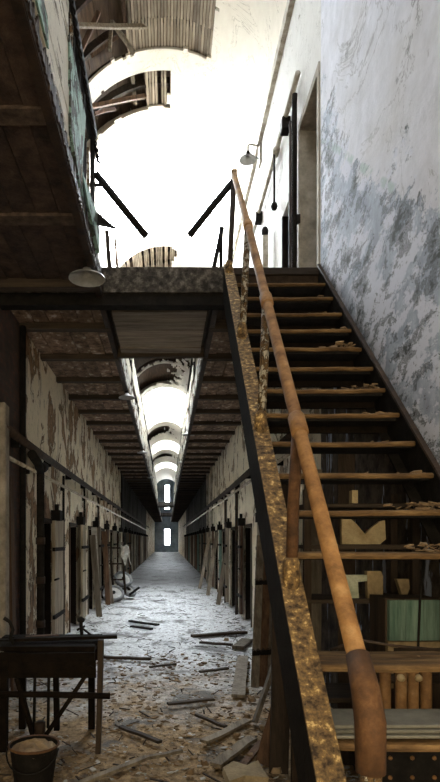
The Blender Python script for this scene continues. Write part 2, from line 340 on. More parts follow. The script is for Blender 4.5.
for sd, nm in ((-1, 'left'), (1, 'right')):
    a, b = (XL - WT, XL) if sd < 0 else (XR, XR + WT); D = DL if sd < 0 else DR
    wall('wall_%s_sooty' % nm, 'blackish', a, b, 19.3, 42, 0, 3.9, [(p, q_, 0, 1.72) for p, q_ in D if 19.3 < p and q_ < 42], 'blackish middle stretch of the %s corridor wall' % nm)
    wall('wall_%s_far' % nm, 'wall_' + nm, a, b, 42, Y1, 0, 3.9, [(p, q_, 0, 1.72) for p, q_ in D if p > 42], 'pale far stretch of the %s corridor wall' % nm)
DL = [d for d in DL if d[1] < 19.3 or d[0] > 19.3]; DR = [d for d in DR if d[1] < 19.3 or d[0] > 19.3]
wall('wall_left', 'wall_left', XL - WT, XL, 5.95, 19.3, 0, 3.9, [(a, b, 0, 1.72) for a, b in DL if b < 19.3], 'left corridor wall with peeling cream paint and cell doorways')
wall('wall_left_bricks', 'brick', XL - WT, XL, Y0, 5.95, 0, 3.9, [(4.1, 4.85, 0, 1.9)], 'bare dark brick end of the left wall')
wall('wall_right', 'wall_right', XR, XR + WT, 5.2, 19.3, 0, 3.9, [(a, b, 0, 1.72) for a, b in DR if b < 19.3], 'right corridor wall with peeling buff paint and cell doorways')
wall('wall_stairs', 'stairwall', XR, XR + WT, Y0, 5.2, 0, SPR, [], 'stair wall with lilac white paint over a flaking blue grey dado')
wall('wall_right_upper', 'wall_up', XR, XR + WT, 5.2, Y1, 3.9, SPR,
     [(5.3, 6.02, 4.0, 5.9), (6.48, 6.95, 4.0, 5.5)] + [(9.4 + 2.4 * i, 10.1 + 2.4 * i, 4.0, 5.8) for i in range(10)], 'upper right wall with flaking white paint above the gallery')
wall('wall_left_upper', 'wall_up', XL - WT, XL, Y0, Y1, 3.9, SPR, [(6.2 + 2.4 * i, 6.9 + 2.4 * i, 4.0, 5.8) for i in range(10)], 'upper left wall with flaking white paint above the gallery')
# outer shell: cells behind, front and end walls
m = MB()
m.box(-3.1, -2.95, Y0, Y1, 0, 8.0); tag(m.build('wall_outer_left', 'brick'), 'outer wall of the left cells', kind='structure')
m = MB(); m.box(2.8, 2.95, Y0, Y1, 0, 8.0); tag(m.build('wall_outer_right', 'brick'), 'outer wall of the right cells', kind='structure')
BW = (-1.3, 1.2, 0.25, 3.4)      # added opening behind the camera, glazed to light the foreground warmly
m = MB(); m.box(-3.1, BW[0], Y0 - 0.2, Y0, 0, 10.0); m.box(BW[1], 2.95, Y0 - 0.2, Y0, 0, 10.0); m.box(BW[0], BW[1], Y0 - 0.2, Y0, 0, BW[2]); m.box(BW[0], BW[1], Y0 - 0.2, Y0, BW[3], 10.0)
tag(m.build('wall_behind', 'brick'), 'wall at the near end of the block', kind='structure')
gm_back = mat_glass(0.43, (1.0, 0.88, 0.7))  # yellow tint chosen to warm the light on the foreground
m = MB()
for i in range(6): x = BW[0] + (BW[1] - BW[0]) * i / 5; m.box(x - 0.02, x + 0.02, Y0 - 0.13, Y0 - 0.07, BW[2], BW[3])
for i in range(5): z = BW[2] + (BW[3] - BW[2]) * i / 4; m.box(BW[0], BW[1], Y0 - 0.13, Y0 - 0.07, z - 0.02, z + 0.02)
added_win = tag(m.build('window_9', 'iron'), 'added unseen glazed screen throwing warm light from the near end', kind='structure')
for i in range(5):
    for j in range(4):
        xa = BW[0] + (BW[1] - BW[0]) * i / 5; za = BW[2] + (BW[3] - BW[2]) * j / 4
        MB().box(xa + .02, xa + .48, Y0 - 0.105, Y0 - 0.1, za + .02, za + (BW[3] - BW[2]) / 4 - .02).build('pane', gm_back, added_win)
ld = bpy.data.lights.new('sky_portal', 'AREA'); ld.shape = 'RECTANGLE'; ld.size = 2.55; ld.size_y = 3.2; ld.cycles.is_portal = True
lo = bpy.data.objects.new('sky_portal', ld); C.objects.link(lo); lo.location = (-0.05, Y0 - 0.22, 1.825); lo.rotation_euler = (PI / 2, 0, 0)

m = MB(); m.box(-3.1, XL - WT, Y0, Y1, 3.78, 3.9); m.box(XR + WT, 2.95, Y0, Y1, 3.78, 3.9)
tag(m.build('ceiling_cells', 'brick'), 'ceiling slabs of the lower cells', kind='structure')
m = MB(); m.box(-3.1, XL - WT, Y0, Y1, -0.1, 0.0); m.box(XR + WT, 2.95, Y0, Y1, -0.1, 0.0); m.box(XL - WT, XR + WT, Y0, Y1, -0.2, -0.12)
tag(m.build('floor_cells', 'dirt_chip'), 'floor slabs of the cells', kind='structure')
# end wall with door light and tall window
m = MB(); ex0, ex1 = -3.1, 2.95
def endwall(m, holes):
    xc = sorted({ex0, ex1, *[v for h in holes for v in h[:2]]}); zc = sorted({-0.2, 10.0, *[v for h in holes for v in h[2:]]})
    for a, b in zip(xc, xc[1:]):
        for c, d in zip(zc, zc[1:]):
            if not any(h[0] <= a and b <= h[1] and h[2] <= c and d <= h[3] for h in holes): m.box(a, b, Y1, Y1 + 0.4, c, d)
EH = [(-0.35, 0.4, 0.85, 2.9), (-0.3, 0.35, 5.3, 8.4)]
M['end_blue'] = grain('slate blue end wall', [(0.3, (0.06, 0.075, 0.09)), (0.7, (0.16, 0.19, 0.22))], (1, 1, 1), 1.5, vary=0)
endwall(m, EH); tag(m.build('wall_end', 'end_blue'), 'slate blue end wall of the corridor', kind='structure')
for i, (a, b, c, d) in enumerate(EH):
    m = MB(); t = 0.05
    m.box(a, b, Y1 + 0.1, Y1 + 0.16, c, c + t); m.box(a, b, Y1 + 0.1, Y1 + 0.16, d - t, d); m.box(a, a + t, Y1 + 0.1, Y1 + 0.16, c, d); m.box(b - t, b, Y1 + 0.1, Y1 + 0.16, c, d)
    zz = c + (d - c) * (0.48 if i == 0 else 0.3); m.box(a, b, Y1 + 0.1, Y1 + 0.16, zz - 0.06, zz + 0.06)
    o = tag(m.build('window_%d' % (i + 1), 'iron'), ['glazed light in the door at the corridor end', 'tall narrow window high in the end wall'][i], kind='structure')
    g = MB().box(a + t, b - t, Y1 + 0.12, Y1 + 0.13, c + t, zz - 0.06).build('pane', mat_glass(1.0), o)
    g = MB().box(a + t, b - t, Y1 + 0.12, Y1 + 0.13, zz + 0.06, d - t).build('pane', mat_glass(1.0), o)

# ------------------------------------------------------------------ vault, lath, roof, skylights
def vp(th, y, r=VR): return Vector((VXC + r * math.sin(th), y, SPR + r * math.cos(th)))
RR = 1.82                                     # roof shell radius
def hole(th, y):
    d = math.degrees(th); n = mnoise.noise(Vector((d * 0.11, y * 2.1, 0))); nn = mnoise.noise(Vector((d * 0.35, y * 6, 4))) * 0.4
    e = n + nn
    for s0, s1, ha, _ in SKY:
        if s0 < y < s1 and abs(d) < ha: return True
    if 5.6 < y < 8.7 + 0.05 * e and d < 30 + 4 * e and d > -88: return True
    if 9.1 + 0.06 * e < y < 9.88 + 0.03 * e and -86 < d < 4 + 5 * e: return True
    if 14.55 + 0.03 * e < y < 16.6 + 0.3 * e and -84 < d < 10 + 7 * e: return True
    if 17.6 + 0.4 * e < y < 20.6 and -84 < d < 30 + 26 * e: return True
    if 20.9 < y < 23.9 + 0.4 * e and -84 < d < 34 + 40 * e: return True
    if 24.2 < y < 27.2 + 0.4 * e and -84 < d < 20 + 40 * e: return True
    if 37.5 < y < 40 + 0.4 * e and -70 < d < 10 + 30 * e: return True
    if 49.5 < y < 51 + 0.4 * e and -70 < d < 30 + 30 * e: return True
    return False
def shell(name, r, mat, holefn, ya, yb, label, nth=72):
    ys = []; y = ya
    while y < yb: ys.append(y); y += 0.05 if 5 < y < 17 else (0.12 if y < 30 else 0.35)
    cuts = [v for s in SKY for v in s[:2] if ya < v < yb]; ys = sorted(set(ys + cuts + [yb]))
    ths = sorted({-PI / 2 + PI * i / nth for i in range(nth + 1)} | {math.radians(q * s[2]) for s in SKY for q in (-1, 1)})
    nt_ = len(ths); m = MB(); m.v = [tuple(vp(t, y, r)) for y in ys for t in ths]
    for j in range(len(ys) - 1):
        for i in range(nt_ - 1):
            if not holefn((ths[i] + ths[i + 1]) / 2, (ys[j] + ys[j + 1]) / 2):
                a = j * nt_ + i; m.f.append((a, a + 1, a + nt_ + 1, a + nt_))
    o = m.build(name, mat, None, False)
    sd = o.modifiers.new('thickness', 'SOLIDIFY'); sd.thickness = 0.035; sd.offset = 0
    return tag(o, label, kind='structure')
shell('ceiling', VR, 'vault', hole, Y0, Y1, 'white plaster barrel vault, broken open in places')
roof = shell('ceiling_roof', RR, 'roof_board', lambda t, y: any(a < y < b and abs(math.degrees(t)) < h for a, b, h, _ in SKY), Y0, Y1, 'brown boarded roof above the vault', 48)
m = MB(); m.box(-3.1, VXC - RR + 0.02, Y0, Y1, SPR, SPR + 0.12); m.box(VXC + RR - 0.02, 2.95, Y0, Y1, SPR, SPR + 0.12)
tag(m.build('ceiling_upper_cells', 'brick'), 'ceiling slabs of the upper cells', kind='structure')
# laths along the corridor where the plaster has fallen
lath = empty('ceiling_laths', (0, 7, 9.1), 'bare wooden lath left in the holes of the vault', kind='structure')
def lath_field(a0, a1, ya, yb, jag, skip=0.0):
    n = int(math.radians(a1 - a0) * VR / 0.046)
    for i in range(n):
        if R.random() < skip: continue
        th = math.radians(a0 + (a1 - a0) * (i + 0.5) / n)
        p0, p1 = vp(th, ya - R.uniform(0, jag), VR + 0.03), vp(th, yb + R.uniform(-jag, jag) * 0.5, VR + 0.03)
        MB().bar(p0, p1, 0.036, 0.010, vp(th, 0, 1) - vp(th, 0, 0), jit=0.002).build('lath', 'lath', lath)
lath_field(-19, 33, 6.0, 8.235, 0.02); lath_field(-21, 33, 8.24, 8.9, 0.02)
lath_field(-13, 8, 9.0, 9.95, 0.1, 0.25); lath_field(-55, 14, 14.6, 16.6, 0.5, 0.3)
# roof boards and arch ribs seen through the holes
for ya, yb in ((5.4, 7.2), (7.22, 9.0), (9.02, 10.2)):
    for i in range(15):
        th = math.radians(-88 + i * 7.2)
        if yb > 9.5 and i > 12: continue
        if R.random() < 0.06: continue
        MB().bar(vp(th, ya, RR - 0.05 - R.uniform(0, 0.02)), vp(th, yb - 0.02, RR - 0.05), 0.215, 0.022, vp(th, 0, 1) - vp(th, 0, 0), 2, 0.006).build('board', 'roof_board', roof)
def arch(y, r0, r1, a0, a1, wd, mat='wood_dark_y', nm='rib', n=14):
    m = MB()
    for i in range(n):
        t0, t1 = [math.radians(a0 + (a1 - a0) * (i + q) / n) for q in (0, 1)]
        q = [vp(t0, y, r0), vp(t1, y, r0), vp(t1, y, r1), vp(t0, y, r1)]
        m.prism(q, (0, wd, 0))
    return m.build(nm, mat, roof)
for y in (6.2, 6.9, 7.6, 8.35, 9.45, 14.9, 15.6, 16.3, 18.3, 21, 24): arch(y, VR + 0.06, VR + 0.17, -86, 40, 0.06)
for a, b, wd in (((-1.05, 7.9, 8.35), (-0.75, 8.3, 8.95), 0.05), ((-0.82, 8.1, 8.58), (-0.8, 8.12, 9.02), 0.05), ((-0.8, 8.12, 9.02), (-0.5, 8.5, 8.9), 0.05),
                 ((-1.2, 7.7, 8.2), (-0.95, 7.75, 8.8), 0.06), ((-1.25, 7.4, 8.3), (-0.3, 8.4, 9.2), 0.05), ((-0.62, 7.3, 9.25), (-0.56, 9.9, 9.22), 0.06),
                 ((-1.35, 8.9, 8.35), (-0.3, 9.75, 9.25), 0.06), ((-1.2, 9.2, 8.5), (-0.9, 9.6, 8.9), 0.05), ((-0.35, 9.05, 9.2), (-0.33, 9.95, 9.22), 0.05), ((-0.28, 9.05, 9.22), (-0.26, 9.95, 9.24), 0.04),
                 ((-0.66, 6.4, 9.15), (-0.60, 8.75, 9.12), 0.05)):
    MB().bar(a, b, wd, wd, segs=2, jit=0.008).build('strut', 'lath' if R.random() < 0.6 else 'wood_brown', roof)
# skylights
for si, (a, b, ha, tr) in enumerate(SKY):
    gm = mat_glass(tr); n = max(3, int(ha / 11)); h = math.radians(ha)
    m = MB()
    for y in (a, b): 
        for i in range(12):
            t0, t1 = -h + 2 * h * i / 12, -h + 2 * h * (i + 1) / 12
            m.prism([vp(t0, y - 0.02, VR - 0.02), vp(t1, y - 0.02, VR - 0.02), vp(t1, y - 0.02, RR + 0.03), vp(t0, y - 0.02, RR + 0.03)], (0, 0.04, 0))
    for t in (-h, h): m.bar(vp(t, a, (VR + RR) / 2), vp(t, b, (VR + RR) / 2), 0.03, RR - VR + 0.05, vp(t, 0, 1) - vp(t, 0, 0))
    o = tag(m.build('window_%d' % (si + 3), 'vault'), 'glazed skylight cut through the barrel vault', kind='structure')
    ny = max(3, int((b - a) / 0.9))
    for i in range(n + 1):
        t = -h + 2 * h * i / n
        MB().bar(vp(t, a, RR), vp(t, b, RR), 0.022, 0.03, vp(t, 0, 1) - vp(t, 0, 0)).build('glazing_bar', 'enamel', o)
    for j in range(ny):
        y, yy = a + (b - a) * j / ny, a + (b - a) * (j + 1) / ny
        for i in range(n):
            t0, t1 = -h + 2 * h * i / n, -h + 2 * h * (i + 1) / n
            q = [vp(t0, y + 0.01, RR), vp(t1, y + 0.01, RR), vp(t1, yy - 0.01, RR), vp(t0, yy - 0.01, RR)]
            MB().add(q, []) 
            g = MB(); g.add(q, [(0, 1, 2, 3)]); g.build('pane', gm, o)
    # sampling portal lying in the opening (emits nothing itself)
    ld = bpy.data.lights.new('sky_portal', 'AREA'); ld.shape = 'RECTANGLE'; ld.size = 2 * RR * math.sin(h) * 1.02; ld.size_y = (b - a) * 1.02; ld.cycles.is_portal = True
    lo = bpy.data.objects.new('sky_portal', ld); C.objects.link(lo); lo.location = (VXC, (a + b) / 2, SPR + RR + 0.12)
# cornice and conduit at the springing
m = MB(); m.box(XR - 0.06, XR + 0.02, 5.2, 45, SPR - 0.14, SPR); tag(m.build('trim_1', 'pipe_pale'), 'cream cornice at the foot of the vault on the right', kind='structure')
m = MB(); m.box(XR - 0.05, XR + 0.02, Y0, 5.2, SPR - 0.14, SPR); tag(m.build('trim_2', 'pipe_pale'), 'cream cornice above the stair wall', kind='structure')
m = MB(); m.box(XL - 0.02, XL + 0.06, Y0, 45, SPR - 0.14, SPR); tag(m.build('trim_3', 'pipe_pale'), 'cream cornice at the foot of the vault on the left', kind='structure')

# ------------------------------------------------------------------ galleries and bridges
def gallery(name, x0, x1, y0, y1, label, edge):
    root = empty(name, ((x0 + x1) / 2, y0, GZ1), label, kind='structure')
    MB().box(x0, x1, y0, y1, GZ0 + 0.04, GZ1).build('deck', 'wood_dark_y', root)
    ex = x1 if edge > 0 else x0
    f = MB(); top = GZ1 + 0.04 if edge < 0 else GZ0 + 0.06
    f.box(*sorted((ex - edge * 0.02, ex + edge * 0.005)), y0, y1, GZ0 - 0.06, top); f.box(*sorted((ex, ex - edge * 0.05)), y0, y1, GZ0 - 0.065, GZ0 - 0.05)
    if edge > 0:
        for i in range(170): f.box(ex + 0.004, ex + 0.016, 0.8 + i * 0.026, 0.8 + i * 0.026 + R.uniform(0.008, 0.02), GZ0 - 0.05 + R.uniform(0, .03), top + R.uniform(-0.05, 0.03))
    f.build('edge_beam', 'rust_dark', root)
    MB().box(*sorted((ex + edge * 0.006, ex + edge * 0.016)), max(y0, 6.9), y1, GZ0 - 0.02, GZ1 + 0.03).build('fascia', 'fascia', root)
    jm = MB().box(x0, x1, -0.05, 0.05, GZ0 - 0.07, GZ0 + 0.03).mesh('joist', 'wood_dark_x')
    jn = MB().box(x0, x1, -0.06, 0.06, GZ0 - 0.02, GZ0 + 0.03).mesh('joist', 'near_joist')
    y = 0.98 * math.ceil(y0 / 0.98) + 0.08; n = 6; wd = (x1 - x0) / n; bays = []
    while y < y1:
        link('joist', jn if y < 4.5 else jm, root, (0, y, 0)); bays.append(y); y += 0.98
    bms = {}
    for near in (0, 1):
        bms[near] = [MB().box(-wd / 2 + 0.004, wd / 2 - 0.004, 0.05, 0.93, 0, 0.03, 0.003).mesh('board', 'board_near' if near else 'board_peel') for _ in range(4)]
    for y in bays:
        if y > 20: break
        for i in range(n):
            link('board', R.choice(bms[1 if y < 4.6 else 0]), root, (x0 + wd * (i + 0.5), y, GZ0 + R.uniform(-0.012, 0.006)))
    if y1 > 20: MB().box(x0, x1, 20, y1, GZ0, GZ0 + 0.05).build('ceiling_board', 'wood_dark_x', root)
    return root
gl = gallery('floor_gallery_left', XL, GE_L, Y0, Y1, 'left gallery with boarded underside on dark joists', 1)
gr = gallery('floor_gallery_right', GE_R, XR, 5.2, Y1, 'right gallery with boarded underside on dark joists', -1)
def bridge(y0, y1, label, nm, near=True):
    b = empty(nm, (0, y0, GZ1), label, kind='structure')
    bx0, bx1 = (XL, GE_R + 0.1) if near else (GE_L, GE_R)
    MB().box(bx0, bx1, y0 - 0.05, y0 + 0.06, GZ0 - 0.02, GZ1 + 0.01, 0.0).build('front_beam', 'concrete', b)
    MB().box(bx0, bx1, y0 - 0.03, y0 + 0.09, GZ0 - 0.13, GZ0 - 0.02).build('lower_beam', 'iron', b)
    n = 6
    for i in range(n):
        a = y0 + 0.1 + (y1 - y0 - 0.1) * i / n; c = y0 + 0.1 + (y1 - y0 - 0.1) * (i + 1) / n
        MB().box(GE_L + 0.05, GE_R - 0.05, a + 0.004, c - 0.004, GZ0 - 0.03 + R.uniform(-0.01, 0.01), GZ0 + 0.02, 0.003).build('board', 'wood_grey_x' if near else 'wood_dark_x', b)
    MB().box(GE_L, GE_R, y0, y1, GZ0 + 0.05, GZ1).build('deck', 'wood_dark_x', b)
    MB().box(GE_L, GE_R, y1 - 0.07, y1, GZ0 - 0.08, GZ1).build('far_beam', 'wood_dark_x', b)
    return b
bridge(5.2, 6.85, 'bridge joining the galleries at the head of the stairs', 'floor_bridge')
bridge(37, 38.4, 'second bridge far down the corridor', 'floor_bridge_far', False)
bridge(52, 53.4, 'third bridge near the corridor end', 'floor_bridge_end', False)
# flaked white patch and landing nosing
MB().box(GE_R + 0.05, XR, 5.16, 5.26, GZ1 - 0.05, GZ1 + 0.012).build('landing_nosing', 'wood_dark_x', gr)

# ------------------------------------------------------------------ railings
def railing(name, x, y0, y1, label, step, mats, board_to=None, boards_from=None, top=0.86):
    r = empty(name, (x, y0, GZ1), label, 'railing')
    y = y0
    while y <= y1 + 1e-3:
        MB().bar((x, y, GZ1 - 0.05), (x, y, GZ1 + top), 0.035, 0.05).build('post', 'iron', r); y += step
    MB().tube([(x, y0 - 0.1, GZ1 + top), (x, (y0 + y1) / 2, GZ1 + top + 0.01), (x, y1, GZ1 + top)], 0.028 if y0 > 5 else 0.042, 10).build('handrail', 'iron', r, True)
    return r
rl = railing('gallery_railing', GE_L - 0.03, 0.1, 4.75, 'black gallery railing with pale and green boarding above the dark underside', 1.16, None, top=0.93)
for i in range(6):        # pale horizontal boards and green sheets hung on the near left railing
    z = GZ1 - 0.12 + i * 0.16
    MB().box(GE_L - 0.008, GE_L + 0.012, 1.7 + R.uniform(0, 0.1), 3.42 + R.uniform(-0.08, 0.08), z, z + 0.152, 0.004).build('rail_board', 'rail_white', rl)
MB().box(GE_L + 0.012, GE_L + 0.02, 1.4, 2.75, GZ1 - 0.1, GZ1 + 0.2, 0.02).build('green_sheet', 'rail_green', rl)
MB().box(GE_L + 0.0, GE_L + 0.015, 3.36, 3.95, GZ1 - 0.1, GZ1 + 0.5, 0.03).build('green_sheet', 'rail_green', rl)
m = MB()
for k in range(2):
    m.tube([(GE_L + 0.03 + 0.010 * math.cos(i * 0.9 + k * PI), 1.8 + i * 0.02, GZ1 + 0.72 + 0.010 * math.sin(i * 0.9 + k * PI) - 0.0012 * max(0, i - 80)) for i in range(145)], 0.009, 5)
m.build('twisted_wire', 'iron', rl, True)
for i in range(9):
    y = 3.5 + i * 0.14; MB().bar((GE_L - 0.01, y, GZ1 - 0.08), (GE_L - 0.01 + R.uniform(-.02, .02), y + R.uniform(-.03, .03), GZ1 + R.uniform(0.45, 0.9)), 0.02, 0.02, segs=2, jit=0.006).build('baluster', 'post_peel' if i % 3 == 0 else 'iron', rl)
MB().box(GE_L - 0.0, GE_L + 0.012, 4.0, 4.6, GZ1 - 0.1, GZ1 + 0.16, 0.04).build('green_sheet', 'rail_green', rl)
for side, x, lab in ((1, GE_L - 0.02, 'far left gallery railing with flaking white boarding beyond the bridge'), (-1, GE_R + 0.02, 'far right gallery railing with flaking white boarding beyond the bridge')):
    r = railing('gallery_railing', x, 7.2, 36, lab, 2.4, None, top=0.8)
    for j in range(12):
        for i in range(3):
            if R.random() < 0.2: continue
            y = 7.2 + j * 2.4; z = GZ1 + 0.1 + i * 0.21
            MB().box(x + side * 0.02 - 0.008, x + side * 0.02 + 0.008, y + R.uniform(0, .1), y + 2.4 - R.uniform(0, .3), z, z + 0.19, 0.006).build('rail_board', 'rail_white', r)
# broken rails drooping over the bridge, leaning posts, bent flap
def rail_piece(pts, r, label, mat='iron'):
    o = MB().tube(pts, r, 10).build('broken_rail', mat, None, True); return tag(o, label, 'rail')
rail_piece([P(96, 174, 4.76), P(120, 204, 4.78), P(146, 236, 4.8)], 0.03, 'black broken rail drooping from the end post of the boarded left railing')
rail_piece([P(236, 178, 5.02), P(212, 207, 5.0), P(190, 235, 4.98)], 0.03, 'black broken rail drooping from the top of the stair handrail')
o = MB().bar(P(80, 185, 4.72), P(103, 185, 4.72), 0.02, 0.02).build('spacer_bar', 'iron', rl)
m = MB(); q = [P(86, 203, 4.45), P(86, 222, 4.45), P(118, 229, 4.45), P(108, 221, 4.5)]; m.prism(q, (0, 0.02, 0.004)); m.build('bent_flap', 'iron', rl)
def down(a, b):
    return a, a + (b - a) * ((GZ1 - a.z) / (b.z - a.z))
MB().bar(*down(P(107, 231, 7.15), P(110, 276, 7.15)), 0.05, 0.05).build('leaning_post', 'wood_dark', None)
tag(bpy.data.objects['leaning_post'], 'short dark post leaning at the far left corner of the bridge', 'post')
m = MB(); m.bar(*down(P(115, 238, 7.12), P(118, 276, 7.12)), 0.03, 0.03); tag(m.build('leaning_post', 'wood_brown'), 'thin brown stake beside the dark post on the bridge', 'post')
m = MB(); m.bar(*down(P(222, 228, 6.6), P(212, 276, 6.6)), 0.05, 0.05); tag(m.build('leaning_post', 'iron'), 'slanting black post behind the stair head', 'post')
m = MB(); m.bar(*down(P(221, 227, 6.68), P(221, 276, 6.68)), 0.04, 0.04); tag(m.build('leaning_post', 'iron'), 'upright black post crossing the slanting one behind the stair head', 'post')

# ------------------------------------------------------------------ staircase
NZ = [4.945, 4.69, 4.43, 4.19, 3.95, 3.72, 3.50, 3.275, 3.05, 2.832, 2.615, 2.405, None, 1.984, 1.77, 1.56, 1.35, 1.14, 0.93]
def sk(y): return -0.024 * (5.2 - y)
def sz(y): return -0.75 + 0.914 * y
stair = empty('staircase', (0.95, 0.85, 0), 'long open staircase with rusty treads and an orange pipe handrail', 'staircase')
sa = math.atan(0.914); up = Vector((0, -math.sin(sa), math.cos(sa)))
def stringer(xo, side):
    m = MB(); a, b = Vector((xo + sk(0.75), 0.75, sz(0.75))), Vector((xo + sk(5.2), 5.2, sz(5.2)))
    m2 = MB(); t = up * 0.045
    m.bar(a - up * 0.07, b - up * 0.07, 0.012, 0.23, up)
    s_ = m.build('stringer', 'iron', stair)
    fw = 0.085 if side > 0 else 0.03
    m2.bar(a + up * 0.05 + Vector((side * fw * 0.42, 0, 0)), b + up * 0.05 + Vector((side * fw * 0.42, 0, 0)), fw, 0.014, up)
    m2.build('flange', 'gold' if side > 0 else 'rust_dark', s_)
    MB().bar(a - up * 0.185 + Vector((side * 0.03, 0, 0)), b - up * 0.185 + Vector((side * 0.03, 0, 0)), 0.07, 0.012, up).build('flange', 'iron', s_)
stringer(0.525, 1); stringer(XR - 0.02, -1)
for i, y in enumerate(NZ):
    if y is None: continue
    z = sz(y); x0, x1 = 0.54 + sk(y), XR - 0.03 + sk(y)
    m = MB(); sag = R.uniform(0.0, 0.008); n = 8; vs = []; prof = [(0.004, -0.028), (-0.010, -0.026), (-0.016, -0.014), (-0.011, -0.004), (0.0, 0.0), (0.235, 0.0), (0.235, -0.012), (0.02, -0.014)]
    for k in range(n + 1):
        x = x0 + (x1 - x0) * k / n; dz = -sag * math.sin(PI * k / n) + R.uniform(-0.002, 0.002); dy = R.uniform(-0.004, 0.004)
        vs += [(x, y + py + (dy if py < 0.1 else 0), z + pz + dz) for py, pz in prof]
    np_ = len(prof)
    fs = [tuple(range(np_)), tuple(n * np_ + q for q in range(np_ - 1, -1, -1))]
    for k in range(n):
        for q in range(np_): fs.append((k * np_ + q, k * np_ + (q + 1) % np_, (k + 1) * np_ + (q + 1) % np_, (k + 1) * np_ + q))
    m.add(vs, fs); td = m.build('tread', 'tread', stair)
    MB().box(x0 + 0.01, x1 - 0.01, y + 0.008, y + 0.23, z - (0.045 if i < 8 else 0.034), z - 0.014 - sag).build('shade_plate', 'iron', td)  # dark plate added so the tread underside looks shaded
    if i < 8: MB().bar((x0, y + 0.18, z - 0.06), (x1, y + 0.18, z - 0.06), 0.03, 0.05).build('cleat', 'wood_black', td)
# handrail, posts
RP = [(0.492, 1.30, 1.02), (0.50, 1.39, 1.10), (0.515, 2.2, 1.95), (0.54, 3.04, 2.80), (0.57, 3.95, 3.72), (0.60, 5.0, 4.76)]
hr = MB().tube(RP[1:], 0.026, 14).build('handrail', 'rust', stair, True)
def sleeve(p, d, ln, r): 
    d = Vector(d).normalized(); p = Vector(p)
    MB().tube([p - d * ln / 2, p - d * (ln / 2 - 0.008), p + d * (ln / 2 - 0.008), p + d * ln / 2], r, 14, [r * 0.9, r, r, r * 0.9]).build('coupling', 'rust', hr, True)
for k in (2, 3, 4): sleeve(RP[k], Vector(RP[k + 1]) - Vector(RP[k - 1]), 0.12, 0.034)
NW = Vector((0.50, 1.38, 0))
MB().tube([Vector(RP[1]) + Vector((0.004, 0.09, 0.095)), Vector(RP[1]) + Vector((0, 0.02, 0.02)), Vector(RP[1]) + Vector((0, -0.012, -0.05)), (0.5, 1.375, 0.93)], 0.035, 16, [0.031, 0.036, 0.038, 0.036]).build('elbow', 'rust_deep', hr, True)  # darker rust tone; the shadow at the rail foot is put into it
MB().tube([(0.5, 1.375, 0.0), (0.5, 1.375, 0.95)], 0.027, 14).build('newel_post', 'post_peel', stair, True)
MB().lathe([(0.0, 0.012), (0.07, 0.012), (0.075, 0.0)], (0.5, 1.375, 0.0), 16).build('newel_flange', 'rust_dark', stair)
for (y, mt) in ((2.2, 'rust_deep'), (3.04, 'post_peel'), (3.95, 'post_peel'), (5.0, 'rust_dark')):
    rp = [Vector(RP[k]) for k in range(len(RP)) if abs(RP[k][1] - y) < 1e-3][0]
    base = Vector((0.56 + sk(y), y, sz(y) + 0.05))
    po = MB().tube([base, base.lerp(rp, 0.5) + Vector((R.uniform(-.006, .006), 0, 0)), rp], 0.024, 12).build('post', mt, stair, True)
    MB().tube([base - Vector((0, 0, 0.03)), base + Vector((0, 0, 0.10)), base + Vector((0, 0, 0.12))], 0.034, 12, [0.036, 0.034, 0.026]).build('foot_socket', 'gold', po, True)
MB().tube([(0.60, 5.0, 4.72), (0.60, 5.02, 4.79), (0.598, 5.0, 4.80)], 0.03, 12).build('top_elbow', 'rust', hr, True)

def chips(name, n, fn, mat, label, cat, size=(0.012, 0.05), flat=0.35):
    m = MB()
    for _ in range(n):
        p = fn(); s = R.uniform(*size) * (R.random() ** 1.2 + 0.25); a = R.uniform(0, 2 * PI); k = R.choice((3, 4, 4, 5))
        tl = Vector((R.uniform(-.4, .4), R.uniform(-.4, .4), 1)).normalized(); rot = Vector((0, 0, 1)).rotation_difference(tl).to_matrix()
        el = R.uniform(0.4, 1.0)
        pts = [rot @ Vector((s * math.cos(a + 2 * PI * i / k) * R.uniform(.6, 1), s * el * math.sin(a + 2 * PI * i / k) * R.uniform(.6, 1), 0)) + Vector(p) for i in range(k)]
        m.prism(pts, rot @ Vector((0, 0, s * flat * R.uniform(.3, 1))))
    return tag(m.build(name, mat), label, cat, kind='stuff')
def on_tread():
    i = R.choice([q for q in range(len(NZ)) if NZ[q]]); y = NZ[i]; x = XR - 0.05 - abs(R.gauss(0, 0.13))
    if x < 0.6: x = 1.2
    if R.random() < 0.3: i = R.choice((4, 6, 10, 11)); y = NZ[i]; x = XR - 0.06 - abs(R.gauss(0, 0.09)); return (max(0.8, x) + sk(y), y + R.uniform(0.0, 0.16), sz(y) + 0.004 + R.uniform(0, 0.03))
    return (x + sk(y), y + R.uniform(0.02, 0.2), sz(y) + 0.004)
chips('stair_crumbs', 700, on_tread, 'dirt_chip', 'plaster crumbs lying along the wall side of the stair treads', 'rubble', (0.01, 0.04))

